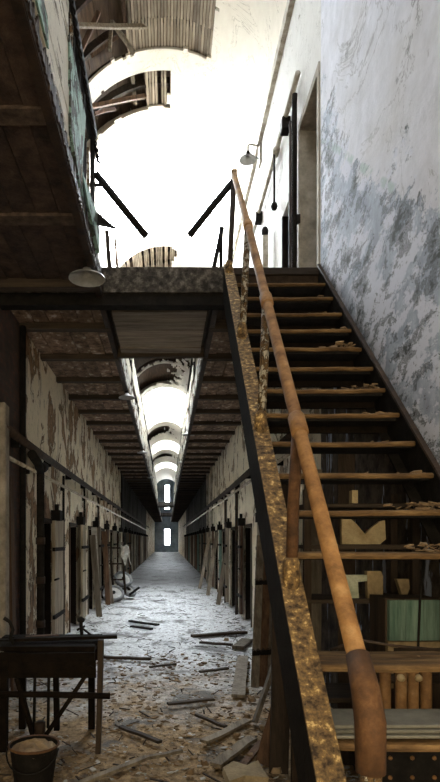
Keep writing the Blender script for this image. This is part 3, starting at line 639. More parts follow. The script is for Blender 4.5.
# ------------------------------------------------------------------ cell doors
def cell_door(idx, side, ya, yb, wdt, mat, label, ajar=0.0, detail=True):
    """plank door leaf hung beside its dark doorway, with strap, bolt and hanger"""
    X = XL if side < 0 else XR; s = 1 if side < 0 else -1
    d = empty('door_%d' % idx, (X, yb, 0), label, kind='structure')
    y0 = yb - 0.05; z0, z1 = 0.12, 1.78
    if detail:
        n = 3
        for i in range(n):
            a, b = y0 + wdt * i / n, y0 + wdt * (i + 1) / n
            MB().bar((X + s * (0.04 + ajar * (1 - i / n)), (a + b) / 2, z0 + R.uniform(-.03, .03)), (X + s * (0.04 + ajar * (1 - i / n)), (a + b) / 2, z1), wdt / n - 0.006, 0.045, (s, 0, 0), 3, 0.004).build('plank', mat, d)
        for z in (0.45, 1.35): MB().box(*sorted((X + s * (0.05 + ajar), X + s * (0.085 + ajar))), y0 - 0.12, y0 + wdt, z, z + 0.05).build('strap', 'iron', d)
        hg = MB(); hg.box(*sorted((X + s * 0.01, X + s * 0.13)), y0 - 0.02, y0 + 0.16, z1 - 0.02, z1 + 0.12); hg.bar((X + s * .08, y0 + 0.02, z1 + .1), (X + s * .08, y0 + 0.02, z1 + .2), .05, .04)
        hg.build('hanger', 'iron', d)
        MB().tube([(X + s * (0.1 + ajar), y0 + 0.05, 0.98), (X + s * (0.1 + ajar), y0 - 0.2, 0.98)], 0.014, 8).build('bolt', 'iron', d, True)
    else:
        MB().box(*sorted((X + s * 0.01, X + s * 0.06)), y0, y0 + wdt, z0, z1).build('plank', mat, d)
        MB().box(*sorted((X, X + s * 0.1)), y0 - 0.02, y0 + 0.14, z1 - 0.02, z1 + 0.12).build('hanger', 'iron', d)
    MB().box(*sorted((X - s * 0.2, X + s * 0.02)), ya - 0.05, ya, 0, 1.76).build('jamb', 'wood_grey' if idx % 2 else 'wood_brown', d)
    MB().box(*sorted((X - s * 0.2, X + s * 0.02)), ya - 0.05, yb + 0.02, 1.72, 1.78).build('lintel', 'wood_dark', d)
    MB().box(*sorted((X - s * WT, X - s * 0.004)), yb - 0.03, yb + 0.002, -0.1, 1.72).build('lining', 'wood_black', d)  # dark sheet over the far reveal, standing in for the doorway's inner shade
OL = ['first', 'second', 'third', 'fourth', 'fifth', 'sixth', 'seventh', 'eighth', 'ninth', 'tenth', 'eleventh', 'twelfth', 'thirteenth', 'fourteenth', 'fifteenth', 'sixteenth', 'seventeenth', 'eighteenth']
for i, (a, b) in enumerate(DL): cell_door(i + 1, -1, a, b, 0.62, ['wood_door', 'wood_door', 'wood_grey', 'wood_brown'][i % 4], '%s plank cell door beyond the thick pipe on the left wall' % OL[i], [0.0, 0.06, 0.10, 0.03][i % 4], i < 8)
for i, (a, b) in enumerate(DR): cell_door(i + 30, 1, a, b, 0.4, ['wood_door', 'wood_brown', 'wood_door', 'green', 'wood_brown'][i % 5], '%s plank cell door beyond the stairs on the right wall' % OL[i], [0.0, 0.03, 0.07][i % 3], i < 8)
# upper right doorways: stone lining, iron rod
def doorway(idx, ya, yb, z1, label):
    d = empty('trim_%d' % idx, (XR, ya, GZ1), label, kind='structure')
    MB().box(XR - 0.012, XR + WT + 0.2, yb - 0.004, yb + 0.06, GZ1, z1).build('jamb', 'stone', d)
    MB().box(XR - 0.012, XR + WT, ya - 0.06, ya + 0.004, GZ1, z1).build('jamb', 'stone', d)
    MB().box(XR - 0.012, XR + WT, ya - 0.06, yb + 0.06, z1 - 0.004, z1 + 0.08).build('lintel', 'stone', d)
MB().box(XR - 0.004, XR + WT, 6.92, 6.96, GZ1, 5.5).build('trim_12', 'wood_black')['kind'] = 'structure'  # dark strip on the far reveal so the opening looks unlit
doorway(10, 5.3, 6.02, 5.9, 'pale stone lining of the open doorway at the stair head')

# ------------------------------------------------------------------ pipes
def pipe(name, pts, r, mat, label, brackets=(), bx=0, extra=None):
    o = empty(name, pts[0], label, 'pipe')
    MB().tube(pts, r, 12).build('pipe', mat, o, True)
    for p in brackets:
        MB().box(min(p[0], bx), max(p[0], bx), p[1] - 0.02, p[1] + 0.02, p[2] - r - 0.02, p[2] + r + 0.015).build('bracket', 'iron', o)
    return o
X = XL + 0.11
pk = pipe('drain_pipe', [(X, 6.42, 0), (X, 6.42, 2.28), (X, 6.42, 2.31)], 0.045, 'iron', 'thick black upright pipe with a tee at its top on the left wall')
MB().tube([(X, 6.42, 2.28), (X - 0.0, 6.3, 2.36), (X, 6.0, 2.42)], 0.05, 12).build('elbow', 'iron', pk, True)
MB().tube([(X, 6.38, 2.3), (X, 6.6, 2.36)], 0.058, 12).build('elbow', 'iron', pk, True)
for z in (0.5, 1.0, 1.45): MB().tube([(X, 6.42, z), (X, 6.42, z + 0.08)], 0.055, 12).build('coupling', 'rust_dark', pk, True)
pipe('wall_pipe', [(XL + 0.09, 5.0, 2.52), (XL + 0.09, 6.6, 2.5), (XL + 0.1, 14, 2.47), (XL + 0.09, 45, 2.5)], 0.042, 'rust_dark', 'dark pipe running high along the left wall above the doors', [(XL + 0.09, 5.6 + 1.5 * i, 2.49) for i in range(18)], XL)
pipe('wall_pipe', [(XL + 0.06, 5.2, 2.28), (XL + 0.06, 45, 2.22)], 0.02, 'pipe_pale', 'thin pale pipe under the dark pipe on the left wall', [(XL + 0.06, 6.1 + 2.1 * i, 2.26) for i in range(14)], XL)
pipe('wall_pipe', [(XR - 0.1, 5.3, 2.62), (XR - 0.1, 12, 2.58), (XR - 0.1, 45, 2.6)], 0.05, 'rust_dark', 'dark pipe running along the right wall above the doors', [(XR - 0.1, 6.2 + 1.6 * i, 2.6) for i in range(18)], XR)
pipe('wall_pipe', [(XR - 0.07, 5.3, 2.46), (XR - 0.07, 45, 2.46)], 0.022, 'pipe_pale', 'thin pale pipe under the dark pipe on the right wall', [(XR - 0.07, 6.9 + 2.1 * i, 2.46) for i in range(12)], XR)
for y, mt, lb in ((19.7, 'pipe_pale', 'pale upright pipe farthest along the right wall'), (17.9, 'pipe_pale', 'pale upright pipe between the fifth and sixth doors beyond the stairs'), (11.6, 'rust_dark', 'dark upright pipe between two right doors'), (13.7, 'rust_dark', 'dark upright pipe past the middle right doors')):
    pipe('upright_pipe', [(XR - 0.05, y - 0.5, 0.0), (XR - 0.05, y - 0.5, 3.78 if 'pale' in lb else 2.55)], 0.032, mt, lb)
pipe('upright_pipe', [(XL + 0.04, 5.9, 0), (XL + 0.04, 5.9, 3.75)], 0.035, 'iron', 'black upright pipe where the brick meets the cream wall')
for i, y in enumerate((8.28, 10.38, 12.45, 18.8)): pipe('upright_pipe', [(XL + 0.03, y, 0), (XL + 0.03, y, 2.45 if i < 3 else 3.75)], 0.018, 'iron', ['thin black pipe beside the first left door leaf', 'thin black pipe beside the second left door leaf', 'thin black pipe beside the third left door leaf', 'black pipe reaching the gallery on the far left wall'][i])
# upper right wall fittings
up_ = pipe('wall_conduit', [(XR - 0.05, 5.9, 6.42), (XR - 0.05, 7.2, 6.42), (XR - 0.05, 12, 6.40)], 0.03, 'pipe_pale', 'cream pipe running along the upper right wall above the doorways')
MB().tube([(XR - 0.05, 7.05, 6.42), (XR - 0.05, 7.15, 6.42)], 0.045, 12).build('coupling', 'pipe_pale', up_, True)
pipe('iron_rod', [(XR - 0.06, 6.02, GZ1), (XR - 0.06, 6.02, 6.2), (XR - 0.06, 6.0, 6.28)], 0.028, 'iron', 'black upright rod beside the stone doorway', [(XR - 0.06, 6.02, 4.95)], XR)
pipe('iron_rod', [(XR - 0.06, 6.22, GZ1), (XR - 0.06, 6.22, 6.15)], 0.016, 'rust_dark', 'thin rusty rod next to the black upright rod')
o = empty('pull_chain', (XR - 0.06, 7.1, 5.65), 'thin black rod with a round weight hanging from the cream pipe', 'weight')
MB().tube([(XR - 0.07, 7.1, 6.40), (XR - 0.07, 7.1, 5.75)], 0.014, 8).build('rod', 'iron', o, True)
MB().lathe([(0.0, 0.0), (0.03, 0.01), (0.045, 0.05), (0.03, 0.09), (0.0, 0.1)], (XR - 0.07, 7.1, 5.68), 12).build('weight', 'iron', o, True)
for (px, py, d, lb) in ((286, 126, 6.55, 'small black junction box near the stone doorway'), (258.5, 218, 8.45, 'small black junction box below the cream pipe')):
    o = empty('junction_box', P(px, py, d), lb, 'box'); p = P(px, py, d)
    soften(MB().box(XR - 0.09, XR, d - 0.07, d + 0.07, p.z - 0.07, p.z + 0.07).build('case', 'iron', o)); MB().box(XR - 0.098, XR - 0.09, d - 0.06, d + 0.06, p.z - 0.06, p.z + 0.06).build('lid', 'rust_dark', o)
o = empty('gallery_post', (XR - 0.1, 7.6, GZ1), 'cream post with a black ball cap on the upper gallery', 'post')
MB().bar((XR - 0.1, 7.6, GZ1), (XR - 0.1, 7.6, 5.62), 0.075, 0.075).build('shaft', 'pipe_pale', o)
MB().lathe([(0.0, -0.03), (0.045, 0.0), (0.05, 0.05), (0.03, 0.09), (0.0, 0.1)], (XR - 0.1, 7.6, 5.65), 12).build('cap', 'iron', o, True)
MB().box(XR - 0.02, XR + 0.06, 6.46, 6.5, GZ1, 5.52).build('leaf_edge', 'iron', None)
tag(bpy.data.objects['leaf_edge'], 'black iron edge of the narrow upper doorway', kind='structure'); bpy.data.objects['leaf_edge'].name = 'trim_11'

# ------------------------------------------------------------------ lamps
def dish(c, r, root, mat='enamel'):
    sh = MB().lathe([(r, 0.0), (r * 0.97, 0.012), (r * 0.7, r * 0.22), (r * 0.32, r * 0.36), (r * 0.2, r * 0.6), (r * 0.16, r * 0.62), (r * 0.28, r * 0.34), (r * 0.66, r * 0.19), (r * 0.93, 0.004), (r, 0.0)], c, 24).build('shade', mat, root, True)
    MB().lathe([(r * 0.22, r * 0.55), (r * 0.22, r * 0.95), (r * 0.12, r * 1.05), (0.0, r * 1.06)], c, 14).build('socket', 'iron', root, True)
    return sh
def pendant(px, py, d, r, label, x=None):
    p = P(px, py, d)
    l = empty('pendant_lamp', p, label, 'lamp', 'dish lamps under the galleries')
    dish(p, r, l)
    MB().tube([p + Vector((0, 0, r * 1.0)), (p.x, p.y, max(GZ0 - 0.03, p.z + r * 1.1 + 0.02))], 0.012, 8).build('stem', 'iron', l, True)
pendant(87, 279, 4.6, 0.15, 'large enamel dish lamp hanging in front of the bridge under the left gallery')
pendant(127, 398, 8.4, 0.125, 'small dish lamp under the left gallery edge, first beyond the bridge')
pendant(142.5, 453, 14, 0.13, 'small dish lamp under the left gallery edge, second beyond the bridge')
pendant(151, 478, 20, 0.13, 'small dish lamp under the left gallery edge, third beyond the bridge')
pendant(188, 435, 12, 0.13, 'small dish lamp under the right gallery edge, first beyond the bridge')
pendant(182, 463, 17, 0.13, 'small dish lamp under the right gallery edge, second beyond the bridge')
p = P(248, 160, 8.5); wl = empty('wall_lamp', p, 'white dish lamp on a bracket high on the upper right wall', 'lamp')
dish(p, 0.13, wl)
MB().tube([p + Vector((0, 0, .12)), p + Vector((0, 0, .22)), p + Vector((0.03, 0, .24)), Vector((XR, p.y + 0.05, p.z + .24))], 0.013, 8).build('arm', 'pipe_pale', wl, True)
MB().tube([p + Vector((0.03, 0, .1)), Vector((XR, p.y, p.z + .0))], 0.008, 6).build('brace', 'iron', wl, True)
MB().box(XR - 0.03, XR, p.y - 0.04, p.y + 0.12, p.z - 0.05, p.z + .3).build('wall_plate', 'pipe_pale', wl)

# ------------------------------------------------------------------ foreground left: bench frame, bucket, post
t = empty('work_bench', (-0.85, 4.0, 0), 'broken dark wooden bench frame with crossbar and diagonal braces', 'bench')
def q(px, py, d=3.96): return P(px, py, d)
MB().bar(q(0, 657), q(95, 657), 0.06, 0.03, (0, 1, 0), 3, 0.004).build('top_edge', 'wood_black', t)
for i in range(4): MB().box(-1.3, -0.52, 4.0 + i * 0.13, 4.122 + i * 0.13, 0.70, 0.735, 0.008).build('top_board', 'wood_black', t)
MB().box(-1.3, -0.505, 3.965, 3.995, 0.52, 0.70, 0.008).build('apron', 'wood_black', t)
MB().box(-1.3, -0.52, 4.46, 4.49, 0.54, 0.70, 0.008).build('apron', 'wood_black', t)
MB().bar(q(98, 752), q(101, 640), 0.035, 0.05, (0, 1, 0), 3, 0.004, 1.1).build('leg', 'wood_dark', t)
MB().bar((-1.16, 3.98, 0), (-1.15, 3.98, 0.7), 0.05, 0.05, segs=2, jit=0.004).build('leg', 'wood_black', t)
for x in (-1.15, -0.6): MB().bar((x, 4.46, 0.0), (x, 4.46, 0.7), 0.05, 0.05).build('leg', 'wood_black', t)
MB().tube([q(-20, 694, 3.93), q(50, 694.5, 3.93), q(110, 696, 3.93)], 0.022, 10).build('crossbar', 'wood_black', t, True)
MB().bar(q(17, 678, 3.97), q(33, 735, 3.97), 0.03, 0.04, (0, 1, 0)).build('brace', 'wood_black', t)
MB().bar(q(92, 666, 3.97), q(46, 735, 3.97), 0.03, 0.04, (0, 1, 0)).build('brace', 'wood_black', t)
MB().tube([q(40, 722, 3.98), q(40, 739, 3.98)], 0.04, 12).build('hub', 'rust_dark', t, True)
for px in (35, 49): MB().tube([q(px, 672, 4.0), q(px - 1, 728, 4.0)], 0.011, 8).build('rod', 'iron', t, True)
MB().bar(q(56, 672, 4.2), q(57, 730, 4.2), 0.04, 0.04).build('rod', 'wood_black', t)
o = MB().bar(P(14, 639.5, 4.15), P(117, 636.5, 4.25), 0.07, 0.022, segs=4, jit=0.004).build('loose_plank', 'wood_black'); o.location.z = -0.0; tag(o, 'long thin dark plank lying across the top of the bench frame', 'plank')
o = MB().bar(P(26, 637.5, 4.3), P(58, 635.5, 4.4), 0.05, 0.02).build('loose_plank', 'wood_brown'); tag(o, 'short brown plank lying on the bench frame', 'plank')
m = MB(); m.tube([P(4, 618, 4.05), P(10, 622, 4.05), P(13, 630, 4.05), P(10, 638, 4.05), P(14, 644, 4.05)], 0.014, 8); tag(m.build('bent_hook', 'iron', None, True), 'curved black iron hook standing at the bench back', 'hook')
o = empty('bench_clamp', P(81, 637, 4.4), 'small upright iron clamp on the end of the bench frame', 'clamp')
MB().tube([P(82, 636.7, 4.4), P(81, 626, 4.4), P(81, 620, 4.4)], 0.014, 8).build('stem', 'iron', o, True); MB().lathe([(0, -0.03), (0.03, -0.01), (0.03, 0.01), (0, 0.03)], P(81, 620, 4.4), 10).build('knob', 'iron', o, True)
MB().tube([P(82, 628, 4.4), P(91, 635, 4.4)], 0.009, 6).build('lever', 'iron', o, True); MB().tube([P(77, 630, 4.4), P(85, 626, 4.4)], 0.01, 6).build('lever', 'iron', o, True)
bk = empty('bucket', (-0.76, 3.2, 0), 'rusty bucket heaped with crumbled plaster in front of the bench', 'bucket')
MB().lathe([(0.0, 0.015), (0.095, 0.01), (0.135, 0.33), (0.14, 0.335), (0.13, 0.32), (0.09, 0.03), (0.0, 0.03)], (-0.76, 3.2, 0), 24).build('body', 'iron', bk, True)
m = MB(); m.lathe([(0.141, 0.325), (0.146, 0.333), (0.141, 0.341), (0.134, 0.335)], (-0.76, 3.2, 0), 24); m.build('rim', 'rust_deep', bk, True)
m = MB(); n = 14
m.v.append((-0.76, 3.2, 0.345))
for k in range(1, 6):
    for j in range(n):
        rr = 0.132 * k / 5; m.v.append((-0.76 + rr * math.cos(2 * PI * j / n), 3.2 + rr * math.sin(2 * PI * j / n), 0.31 + 0.035 * (1 - (k / 5) ** 2) + R.uniform(-.012, .012)))
m.f = [(0, 1 + j, 1 + (j + 1) % n) for j in range(n)] + [(1 + (k - 1) * n + j, 1 + k * n + j, 1 + k * n + (j + 1) % n, 1 + (k - 1) * n + (j + 1) % n) for k in range(1, 5) for j in range(n)]
m.build('fill', 'dirt_chip', bk)
m = MB(); m.tube([Vector((-0.76 + 0.145 * math.cos(a), 3.2 - 0.12 * math.sin(a) - 0.03, 0.32 - 0.10 * math.sin(a))) for a in [PI * i / 12 for i in range(13)]], 0.005, 6); m.build('handle', 'iron', bk, True)
o = soften(MB().box(-1.52, -1.435, 4.95, 5.1, 0, 2.72, 0.006).build('stone_post', 'stone'), 0.012); tag(o, 'pale stone post standing against the bare brick wall', 'post')
o = MB().bar((-1.46, 5.35, 0), (-1.5, 5.35, 2.1), 0.12, 0.03, (1, 0, 0), 2, 0.003).build('leaning_board', 'wood_brown'); tag(o, 'brown upright board between the stone post and the cream wall', 'board')

# ------------------------------------------------------------------ hand cart by the left doors
hc = empty('hand_cart', (-1.25, 14, 0), 'overturned hand cart with dusty rubber wheels by the left wall', 'cart')
def wheel(c, ax, r):
    mt = Vector((0, 0, 1)).rotation_difference(Vector(ax).normalized()).to_matrix()
    prof = [(r - 0.075 + 0.075 * (1 + math.cos(a)) / 2 * 1.0, 0.06 * math.sin(a)) for a in [2 * PI * i / 12 for i in range(13)]]
    wv = MB().lathe(prof, c, 24, mt).build('wheel', 'rubber', hc, True)
    MB().lathe([(0.0, 0.03), (r - 0.08, 0.025), (r - 0.06, 0.0), (r - 0.08, -0.025), (0.0, -0.03)], c, 20, mt).build('rim', 'enamel', wv)
    MB().lathe([(0.0, 0.07), (0.045, 0.06), (0.05, -0.06), (0.0, -0.07)], c, 10, mt).build('hub', 'iron', wv)
wheel((-1.30, 13.6, 0.20), (0.15, -0.55, 0.75), 0.27); wheel((-1.12, 14.3, 0.5), (0.35, -0.6, 0.65), 0.25); wheel((-1.0, 14.35, 0.22), (0.5, -0.35, 0.75), 0.24)
MB().bar((-1.3, 13.65, 0.22), (-1.02, 14.4, 0.28), 0.04, 0.04).build('axle', 'iron', hc)
for dx in (0, 0.3): MB().tube([(-1.35 + dx, 14.1, 0.15), (-1.42 + dx, 14.2, 1.0), (-1.45 + dx, 14.3, 1.45)], 0.03, 8).build('shaft', 'wood_dark', hc, True)
for z in (0.5, 0.9, 1.3): MB().bar((-1.47, 14.15, z), (-1.05, 14.15, z), 0.05, 0.04).build('crossbar', 'rust_dark', hc)
MB().bar((-0.95, 14.1, 0.12), (-0.7, 14.2, 0.3), 0.05, 0.05).build('handle', 'iron', hc)
m = MB(); gx, gz = 7, 9
for j in range(gz):
    for i in range(gx):
        m.v.append((-1.2 + 0.22 * i / 6 + 0.02 * math.sin(j) + 0.08 * j / 8, 14.10 + 0.02 * math.sin(i * 2.1 + j * 0.7), 1.36 - 0.55 * j / 8 * (0.7 + 0.3 * math.sin(i * 1.3)) + 0.03 * math.sin(i * 1.7)))
m.f = [(j * gx + i, j * gx + i + 1, (j + 1) * gx + i + 1, (j + 1) * gx + i) for j in range(gz - 1) for i in range(gx - 1)]
o = m.build('rag', 'cloth', None, True); o.modifiers.new('thickness', 'SOLIDIFY').thickness = 0.01; tag(o, 'off white rag hanging over the hand cart', 'rag')
for k, (y, x, dx, ln, mt, lb) in enumerate(((11.2, -1.47, 0.0, 1.75, 'cloth', 'whitewashed narrow board leaning in the third left doorway'), (10.9, -1.42, -0.04, 1.6, 'wood_grey', 'grey narrow board leaning beside the whitewashed one'), (12.95, -1.46, 0.0, 1.7, 'wood_brown', 'brown board leaning beyond the third left door'), (13.2, -1.4, -0.1, 1.5, 'wood_grey', 'grey board leaning behind the hand cart'))):
    o = MB().bar((x + 0.1, y, 0), (x + dx, y + 0.05, ln), 0.11, 0.03, (0, 1, 0), 3, 0.006).build('leaning_board', mt); tag(o, lb, 'board')

# ------------------------------------------------------------------ right side: leaning plank door, boards, rubble
pd = empty('plank_door', (1.0, 5.7, 0), 'old plank door of narrow boards leaning under the stairs', 'door')
for i in range(5):
    x = 0.88 + i * 0.085
    MB().bar((x, 5.62 + i * 0.03, 0.02), (x + 0.14, 6.1 + i * 0.03, 1.55), 0.08, 0.03, (0, -1, 0.3), 2, 0.003).build('plank', 'wood_brown' if i % 3 == 1 else 'wood_grey', pd)
for z, f in ((0.35, 0.215), (1.05, 0.673)):
    MB().bar((0.84 + .14 * f, 5.585 + 0.48 * f, z), (1.26 + .14 * f, 5.585 + 0.48 * f + 0.14, z), 0.02, 0.05).build('batten', 'iron', pd)
    m = MB(); m.tube([(0.83 + .14 * f + 0.44 * i / 40, 5.565 + 0.48 * f + 0.17 * i / 40 + 0.008 * math.cos(i), z + 0.03 + 0.014 * math.sin(i * 1.3)) for i in range(41)], 0.005, 5); m.build('wire', 'rust_dark', pd, True)
def board(a, b, wd, th, mat, label, upv=(0, 0, 1), name='loose_board'):
    o = MB().bar(a, b, wd, th, upv, 4, 0.004).build(name, mat); return tag(o, label, 'board')
def F(px, py, z=0.03): d = FPX * (EYE - z) / (py - VPY); return P(px, py, d)
board(F(255, 722), P(278, 652, 4.7), 0.09, 0.03, 'wood_grey', 'grey board leaning against the stairs beside the plank door', (-1, 0, 0.3), 'leaning_board')
board(F(263, 764), P(285, 688, 3.75), 0.10, 0.035, 'wood_brown', 'split brown board leaning against the foot of the stairs', (-0.6, -1, 0.2), 'leaning_board')
board(F(238, 696), F(243, 657, 0.06), 0.13, 0.03, 'wood_grey', 'pale grey board lying flat before the plank door')
board(F(238, 648, .03), F(247, 640, .04), 0.16, 0.05, 'wood_grey', 'short thick block of wood by the right wall', name='wood_block')
board(F(192, 636), F(246, 632), 0.10, 0.04, 'wood_dark_x', 'dark charred plank lying crosswise toward the right doors')
board(F(200, 642), F(232, 645), 0.06, 0.03, 'wood_dark_x', 'thin dark stick below the charred plank')
board(F(103, 657), F(151, 659), 0.06, 0.03, 'wood_dark_x', 'straight dark stick lying beside the bench')
board(F(130, 621), F(158, 625), 0.08, 0.03, 'iron', 'short black stick on the pale dust')
board(F(131, 626), F(152, 629), 0.07, 0.03, 'iron', 'second short black stick next to the first on the pale dust')
board(F(72, 786), F(147, 757), 0.045, 0.02, 'wood_grey_y', 'long pale lath lying across the foreground dirt', name='loose_lath')
board(F(148, 757), F(182, 751), 0.035, 0.02, 'wood_grey_y', 'shorter pale lath in line with the long lath', name='loose_lath')
board(F(203, 742), F(248, 720), 0.07, 0.02, 'wood_grey_y', 'pale board slanting toward the stair foot')
board(F(215, 765), F(252, 738), 0.08, 0.025, 'wood_grey_y', 'broad pale board slanting below the others at the stair foot')
board(F(240, 770), F(262, 742), 0.05, 0.02, 'wood_brown', 'short brown board at the foot of the split board')
board(F(196, 715), F(226, 727), 0.03, 0.02, 'wood_dark_x', 'thin dark stick in the rubble before the stairs')
board(F(168, 704), F(214, 699), 0.05, 0.02, 'wood_dark_x', 'dark lath on the sooty patch of floor')
board(F(120, 727), F(160, 742), 0.04, 0.02, 'wood_dark_x', 'dark lath half buried near the bench leg')
board(F(200, 672), F(228, 668), 0.05, 0.02, 'wood_dark_x', 'dark sliver of wood left of the pale flat board')
board(F(150, 667), F(176, 664), 0.04, 0.02, 'wood_dark_x', 'dark sliver of wood in the middle of the floor')
for (a, b, x0, ln, lb) in ((15.1, 15.4, 1.1, 1.7, 'narrow board leaning on the right wall by the upright pipes'), (17.2, 17.6, 1.0, 1.8, 'long narrow board leaning on the far right wall'), (12.95, 13.05, 1.18, 1.2, 'short board leaning between the right doors')):
    board((x0, a, 0), (XR - 0.06, b, ln), 0.1, 0.03, 'wood_grey', lb, (0, 1, 0), 'leaning_board')
m = MB(); pts = [F(222, 775), F(232, 769), F(246, 771), F(257, 767), F(262, 776), F(268, 786), F(244, 784), F(228, 790)]; m.prism([p + Vector((0, 0, -.005 + R.uniform(0, .02))) for p in pts], (0.01, 0.02, 0.03)); tag(m.build('plaster_lump', 'frame_wood'), 'broad yellowish slab of plaster at the stair foot', 'rubble')
def stone(px, py, s, lb, mat='plaster_chip'):
    m = MB(); c = F(px, py, 0.02); k = 6; s *= 0.75
    base = [Vector((s * math.cos(2 * PI * i / k) * R.uniform(.7, 1.1), s * .8 * math.sin(2 * PI * i / k) * R.uniform(.7, 1.1), 0)) for i in range(k)]
    vs = [c + b + Vector((0, 0, -0.01)) for b in base] + [c + b * R.uniform(.35, .9) + Vector((R.uniform(-.2, .2) * s, R.uniform(-.2, .2) * s, s * R.uniform(.25, .8))) for b in base]
    m.add(vs, [tuple(range(k - 1, -1, -1)), tuple(range(k, 2 * k))] + [(i, (i + 1) % k, k + (i + 1) % k, k + i) for i in range(k)])
    tag(m.build('rubble_stone', mat), lb, 'rubble', 'rubble lumps along the stairs')
for px, py, s in ((246, 690, .05), (252, 700, .06), (240, 705, .045), (247, 717, .05), (236, 735, .05), (250, 758, .06), (230, 752, .05), (262, 728, .05), (226, 640, .07), (246, 664, .06), (243, 674, .05), (275, 770, .07), (205, 763, .05), (190, 772, .05)):
    stone(px, py, s, 'rough lump of plaster among the rubble at the stair side', 'dirt_chip')
def on_floor():
    y = 3.0 + R.random() ** 1.7 * 15; x = R.uniform(XL + 0.08, XR - 0.08)
    if R.random() < 0.35: x = R.choice((XL + min(1, abs(R.gauss(0, .2))) + .08, XR - min(1, abs(R.gauss(0, .25))) - .08))
    return (x, y, fz(x, y) + 0.003)
chips('floor_crumbs', 5200, on_floor, 'plaster_chip', 'pale plaster crumbs strewn over the corridor floor', 'rubble', (0.007, 0.03))
def near_floor():
    y = 2.9 + R.random() ** 1.5 * 4.5; x = R.uniform(XL + 0.1, XR - .1); return (x, y, fz(x, y) + 0.003)
chips('dirt_crumbs', 3800, near_floor, 'dirt_chip', 'brown crumbs and splinters strewn over the near floor', 'rubble', (0.008, 0.04))
m = MB()
for _ in range(420):
    x, y, z = on_floor(); a = R.uniform(0, PI); l = R.uniform(.02, .13) * R.uniform(0.4, 1); x = max(XL + .15, min(XR - .15, x))
    m.bar((x - l * math.cos(a), y - l * math.sin(a), z + .005), (x + l * math.cos(a), y + l * math.sin(a), z + R.uniform(.005, .03)), R.uniform(.004, .013), R.uniform(.004, .008))
tag(m.build('floor_splinters', 'wood_dark_x'), 'dark wood splinters strewn over the corridor floor', 'rubble', kind='stuff')

# ------------------------------------------------------------------ junk under the stairs
rk = empty('storage_rack', (1.1, 3.2, 0), 'dark wooden rack stored under the stairs', 'rack')
for x in (0.78, 1.38):
    for y in (3.12, 3.42): MB().bar((x, y, 0), (x, y, 1.78), 0.04, 0.04).build('post', 'wood_dark', rk)
for z in (0.6, 1.15, 1.45, 1.68): MB().box(0.76, 1.40, 3.1, 3.44, z, z + 0.022, 0.003).build('shelf', 'wood_dark_x', rk)
def slab(pts, d, th, mat, name, label, cat='board'):
    return tag(MB().prism([P(x, y, d) for x, y in pts], (0, th, 0)).build(name, mat), label, cat)
def sit(o, z):   # rest on a shelf
    mn = min(v.co.z for v in o.data.vertices); o.location.z = z + 0.004 - mn; return o
sit(slab([(342, 519), (350, 519), (357, 525), (365, 535), (372, 528), (380, 522), (385, 521), (386, 540), (380, 545), (342, 545)], 3.14, 0.03, 'straw', 'notched_board', 'yellowed board with a V notch standing on the rack shelf'), 1.472)
sit(slab([(352, 490), (358, 490), (358, 503), (352, 503)], 3.14, 0.05, 'straw', 'wood_block', 'small upright pale block on the top shelf of the rack', 'block'), 1.702)
sit(slab([(367, 563), (381, 563), (383, 568), (383, 590), (368, 590)], 3.12, 0.04, 'frame_wood', 'wood_offcut', 'tan clipped board offcut standing on the rack shelf', 'offcut'), 1.172)
sit(slab([(397, 565), (409, 565), (410, 574), (406, 584), (403, 584)], 3.12, 0.04, 'frame_wood', 'wood_offcut', 'tan pointed board offcut standing on the rack shelf', 'offcut'), 1.172)
sit(slab([(345, 577), (367, 577), (367, 583), (358, 584), (359, 600), (345, 600)], 3.12, 0.06, 'pale_box', 'pale_carton', 'pale greenish carton piece on the rack shelf', 'carton'), 1.172)
sit(slab([(369, 515), (374, 515), (374, 530), (369, 530)], 3.25, 0.05, 'red', 'red_can', 'dull red box behind the notched board', 'box'), 1.472)
gc = empty('green_cabinet', (1.25, 2.92, 0), 'small green wooden cabinet with tan rails under the stairs', 'cabinet')
MB().box(1.115, 1.395, 2.86, 3.08, 0, 1.20).build('body', 'wood_dark', gc)
for i in range(3): MB().box(1.125 + i * 0.087, 1.208 + i * 0.087, 2.835, 2.86, 0.99, 1.195, 0.002).build('door_board', 'green', gc)
MB().box(1.115, 1.395, 2.83, 2.86, 0.955, 0.985).build('rail', 'frame_wood', gc); MB().box(1.115, 1.145, 2.83, 2.86, 0.75, 0.955).build('stile', 'frame_wood', gc)
MB().box(1.115, 1.395, 2.83, 2.86, 0.85, 0.88).build('rail', 'frame_wood', gc); MB().box(1.15, 1.39, 2.845, 2.86, 0.88, 0.955).build('panel', 'wood_dark_x', gc)
rd = empty('radiator', (1.0, 2.4, 0), 'rusty cast iron radiator with bolt heads under the lower treads', 'radiator')
for i, px in enumerate((385, 401, 413, 426)):
    x = P(px, 690, 2.4).x
    MB().tube([(x, 2.4, 0.12), (x, 2.4, 0.16), (x, 2.4, 0.93), (x, 2.4, 0.97)], 0.024, 10, [0.015, 0.024, 0.024, 0.014]).build('column', 'rust', rd, True)
    if i in (1, 2): MB().lathe([(0.0, -0.02), (0.012, -0.016), (0.016, 0.0), (0.016, 0.01)], (x - 0.01 if i == 1 else x + 0.012, 2.375, 0.915), 10, Matrix.Rotation(-PI / 2, 3, 'X')).build('bolt', 'straw', rd, True)
MB().tube([(0.9, 2.42, 0.16), (1.18, 2.42, 0.16)], 0.022, 10).build('header', 'rust_dark', rd, True); MB().tube([(0.9, 2.42, 0.9), (1.18, 2.42, 0.9)], 0.02, 10).build('header', 'rust_dark', rd, True)
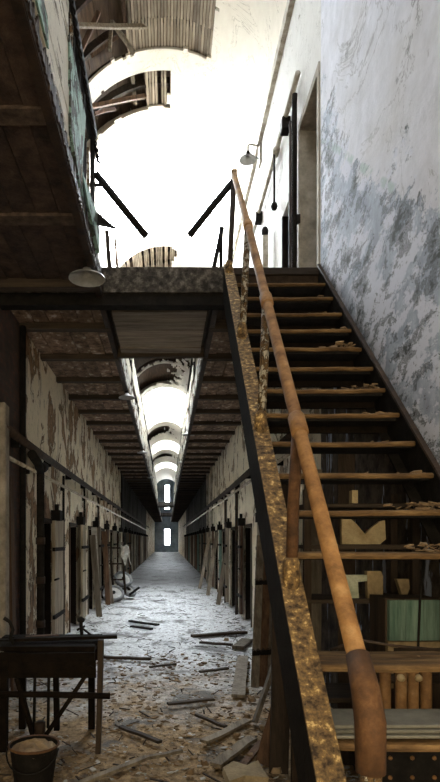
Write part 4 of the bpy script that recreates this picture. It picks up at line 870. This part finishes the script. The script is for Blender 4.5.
for x in (0.94, 1.14): MB().box(x - 0.02, x + 0.02, 2.38, 2.44, 0.0, 0.14).build('foot', 'rust_dark', rd)
rp = empty('riveted_plate', (1.0, 2.15, 0), 'dark riveted steel plate standing under the lowest visible tread', 'plate')
MB().box(0.82, 1.36, 2.16, 2.175, 0.02, 0.74).build('sheet', 'iron', rp)
rv = MB().lathe([(0.0, -0.008), (0.007, -0.006), (0.009, 0.0)], (0, 0, 0), 8, Matrix.Rotation(PI / 2, 3, 'X') @ Matrix.Scale(-1, 3, (0, 0, 1))).mesh('rivet', 'rust')
for i in range(6):
    for j in range(4): link('rivet', rv, rp, (0.86 + i * 0.085, 2.158, 0.66 - j * 0.075))
ty = 1.77; tz = sz(ty) + 0.004
for i in range(3):
    o = soften(MB().box(0.535 + i * 0.012 + sk(ty), 1.30 - i * 0.02 + sk(ty), ty - 0.005 + i * 0.012, ty + 0.20 - i * 0.006, tz + i * 0.013, tz + 0.011 + i * 0.013, 0.002).build('fibre_sheet', 'sheet'), 0.003)
    tag(o, ['lowest', 'middle', 'topmost'][i] + ' of three grey fibre sheets stacked on a lower stair tread', 'sheet', 'fibre sheets on the stair tread')
m = MB(); m.tube([P(330, 650, 2.15), P(360, 640, 2.12), P(395, 646, 2.12), P(440, 650, 2.12)], 0.006, 6); tag(m.build('bent_wire', 'rust_dark', None, True), 'bent rusty wire lying along a lower stair tread', 'wire')
m = MB(); m.tube([P(424, 560, 2.75), P(420, 600, 2.7), P(418, 650, 2.6), P(424, 668, 2.6)], 0.006, 6); tag(m.build('bent_wire', 'iron', None, True), 'black wire hanging in front of the green cabinet', 'wire')
for k, (x, y, ln, mt, lb) in enumerate(((0.72, 3.6, 1.9, 'wood_dark', 'dark board propped upright behind the storage rack'), (0.95, 3.7, 2.0, 'wood_grey', 'grey board propped upright behind the storage rack'), (1.2, 3.75, 2.2, 'wood_dark', 'long dark board propped by the stair wall'))):
    board((x, y, 0), (x + 0.08, y + 0.25, ln), 0.12, 0.03, mt, lb, (0, 1, 0), 'propped_board')
clean_pinv()
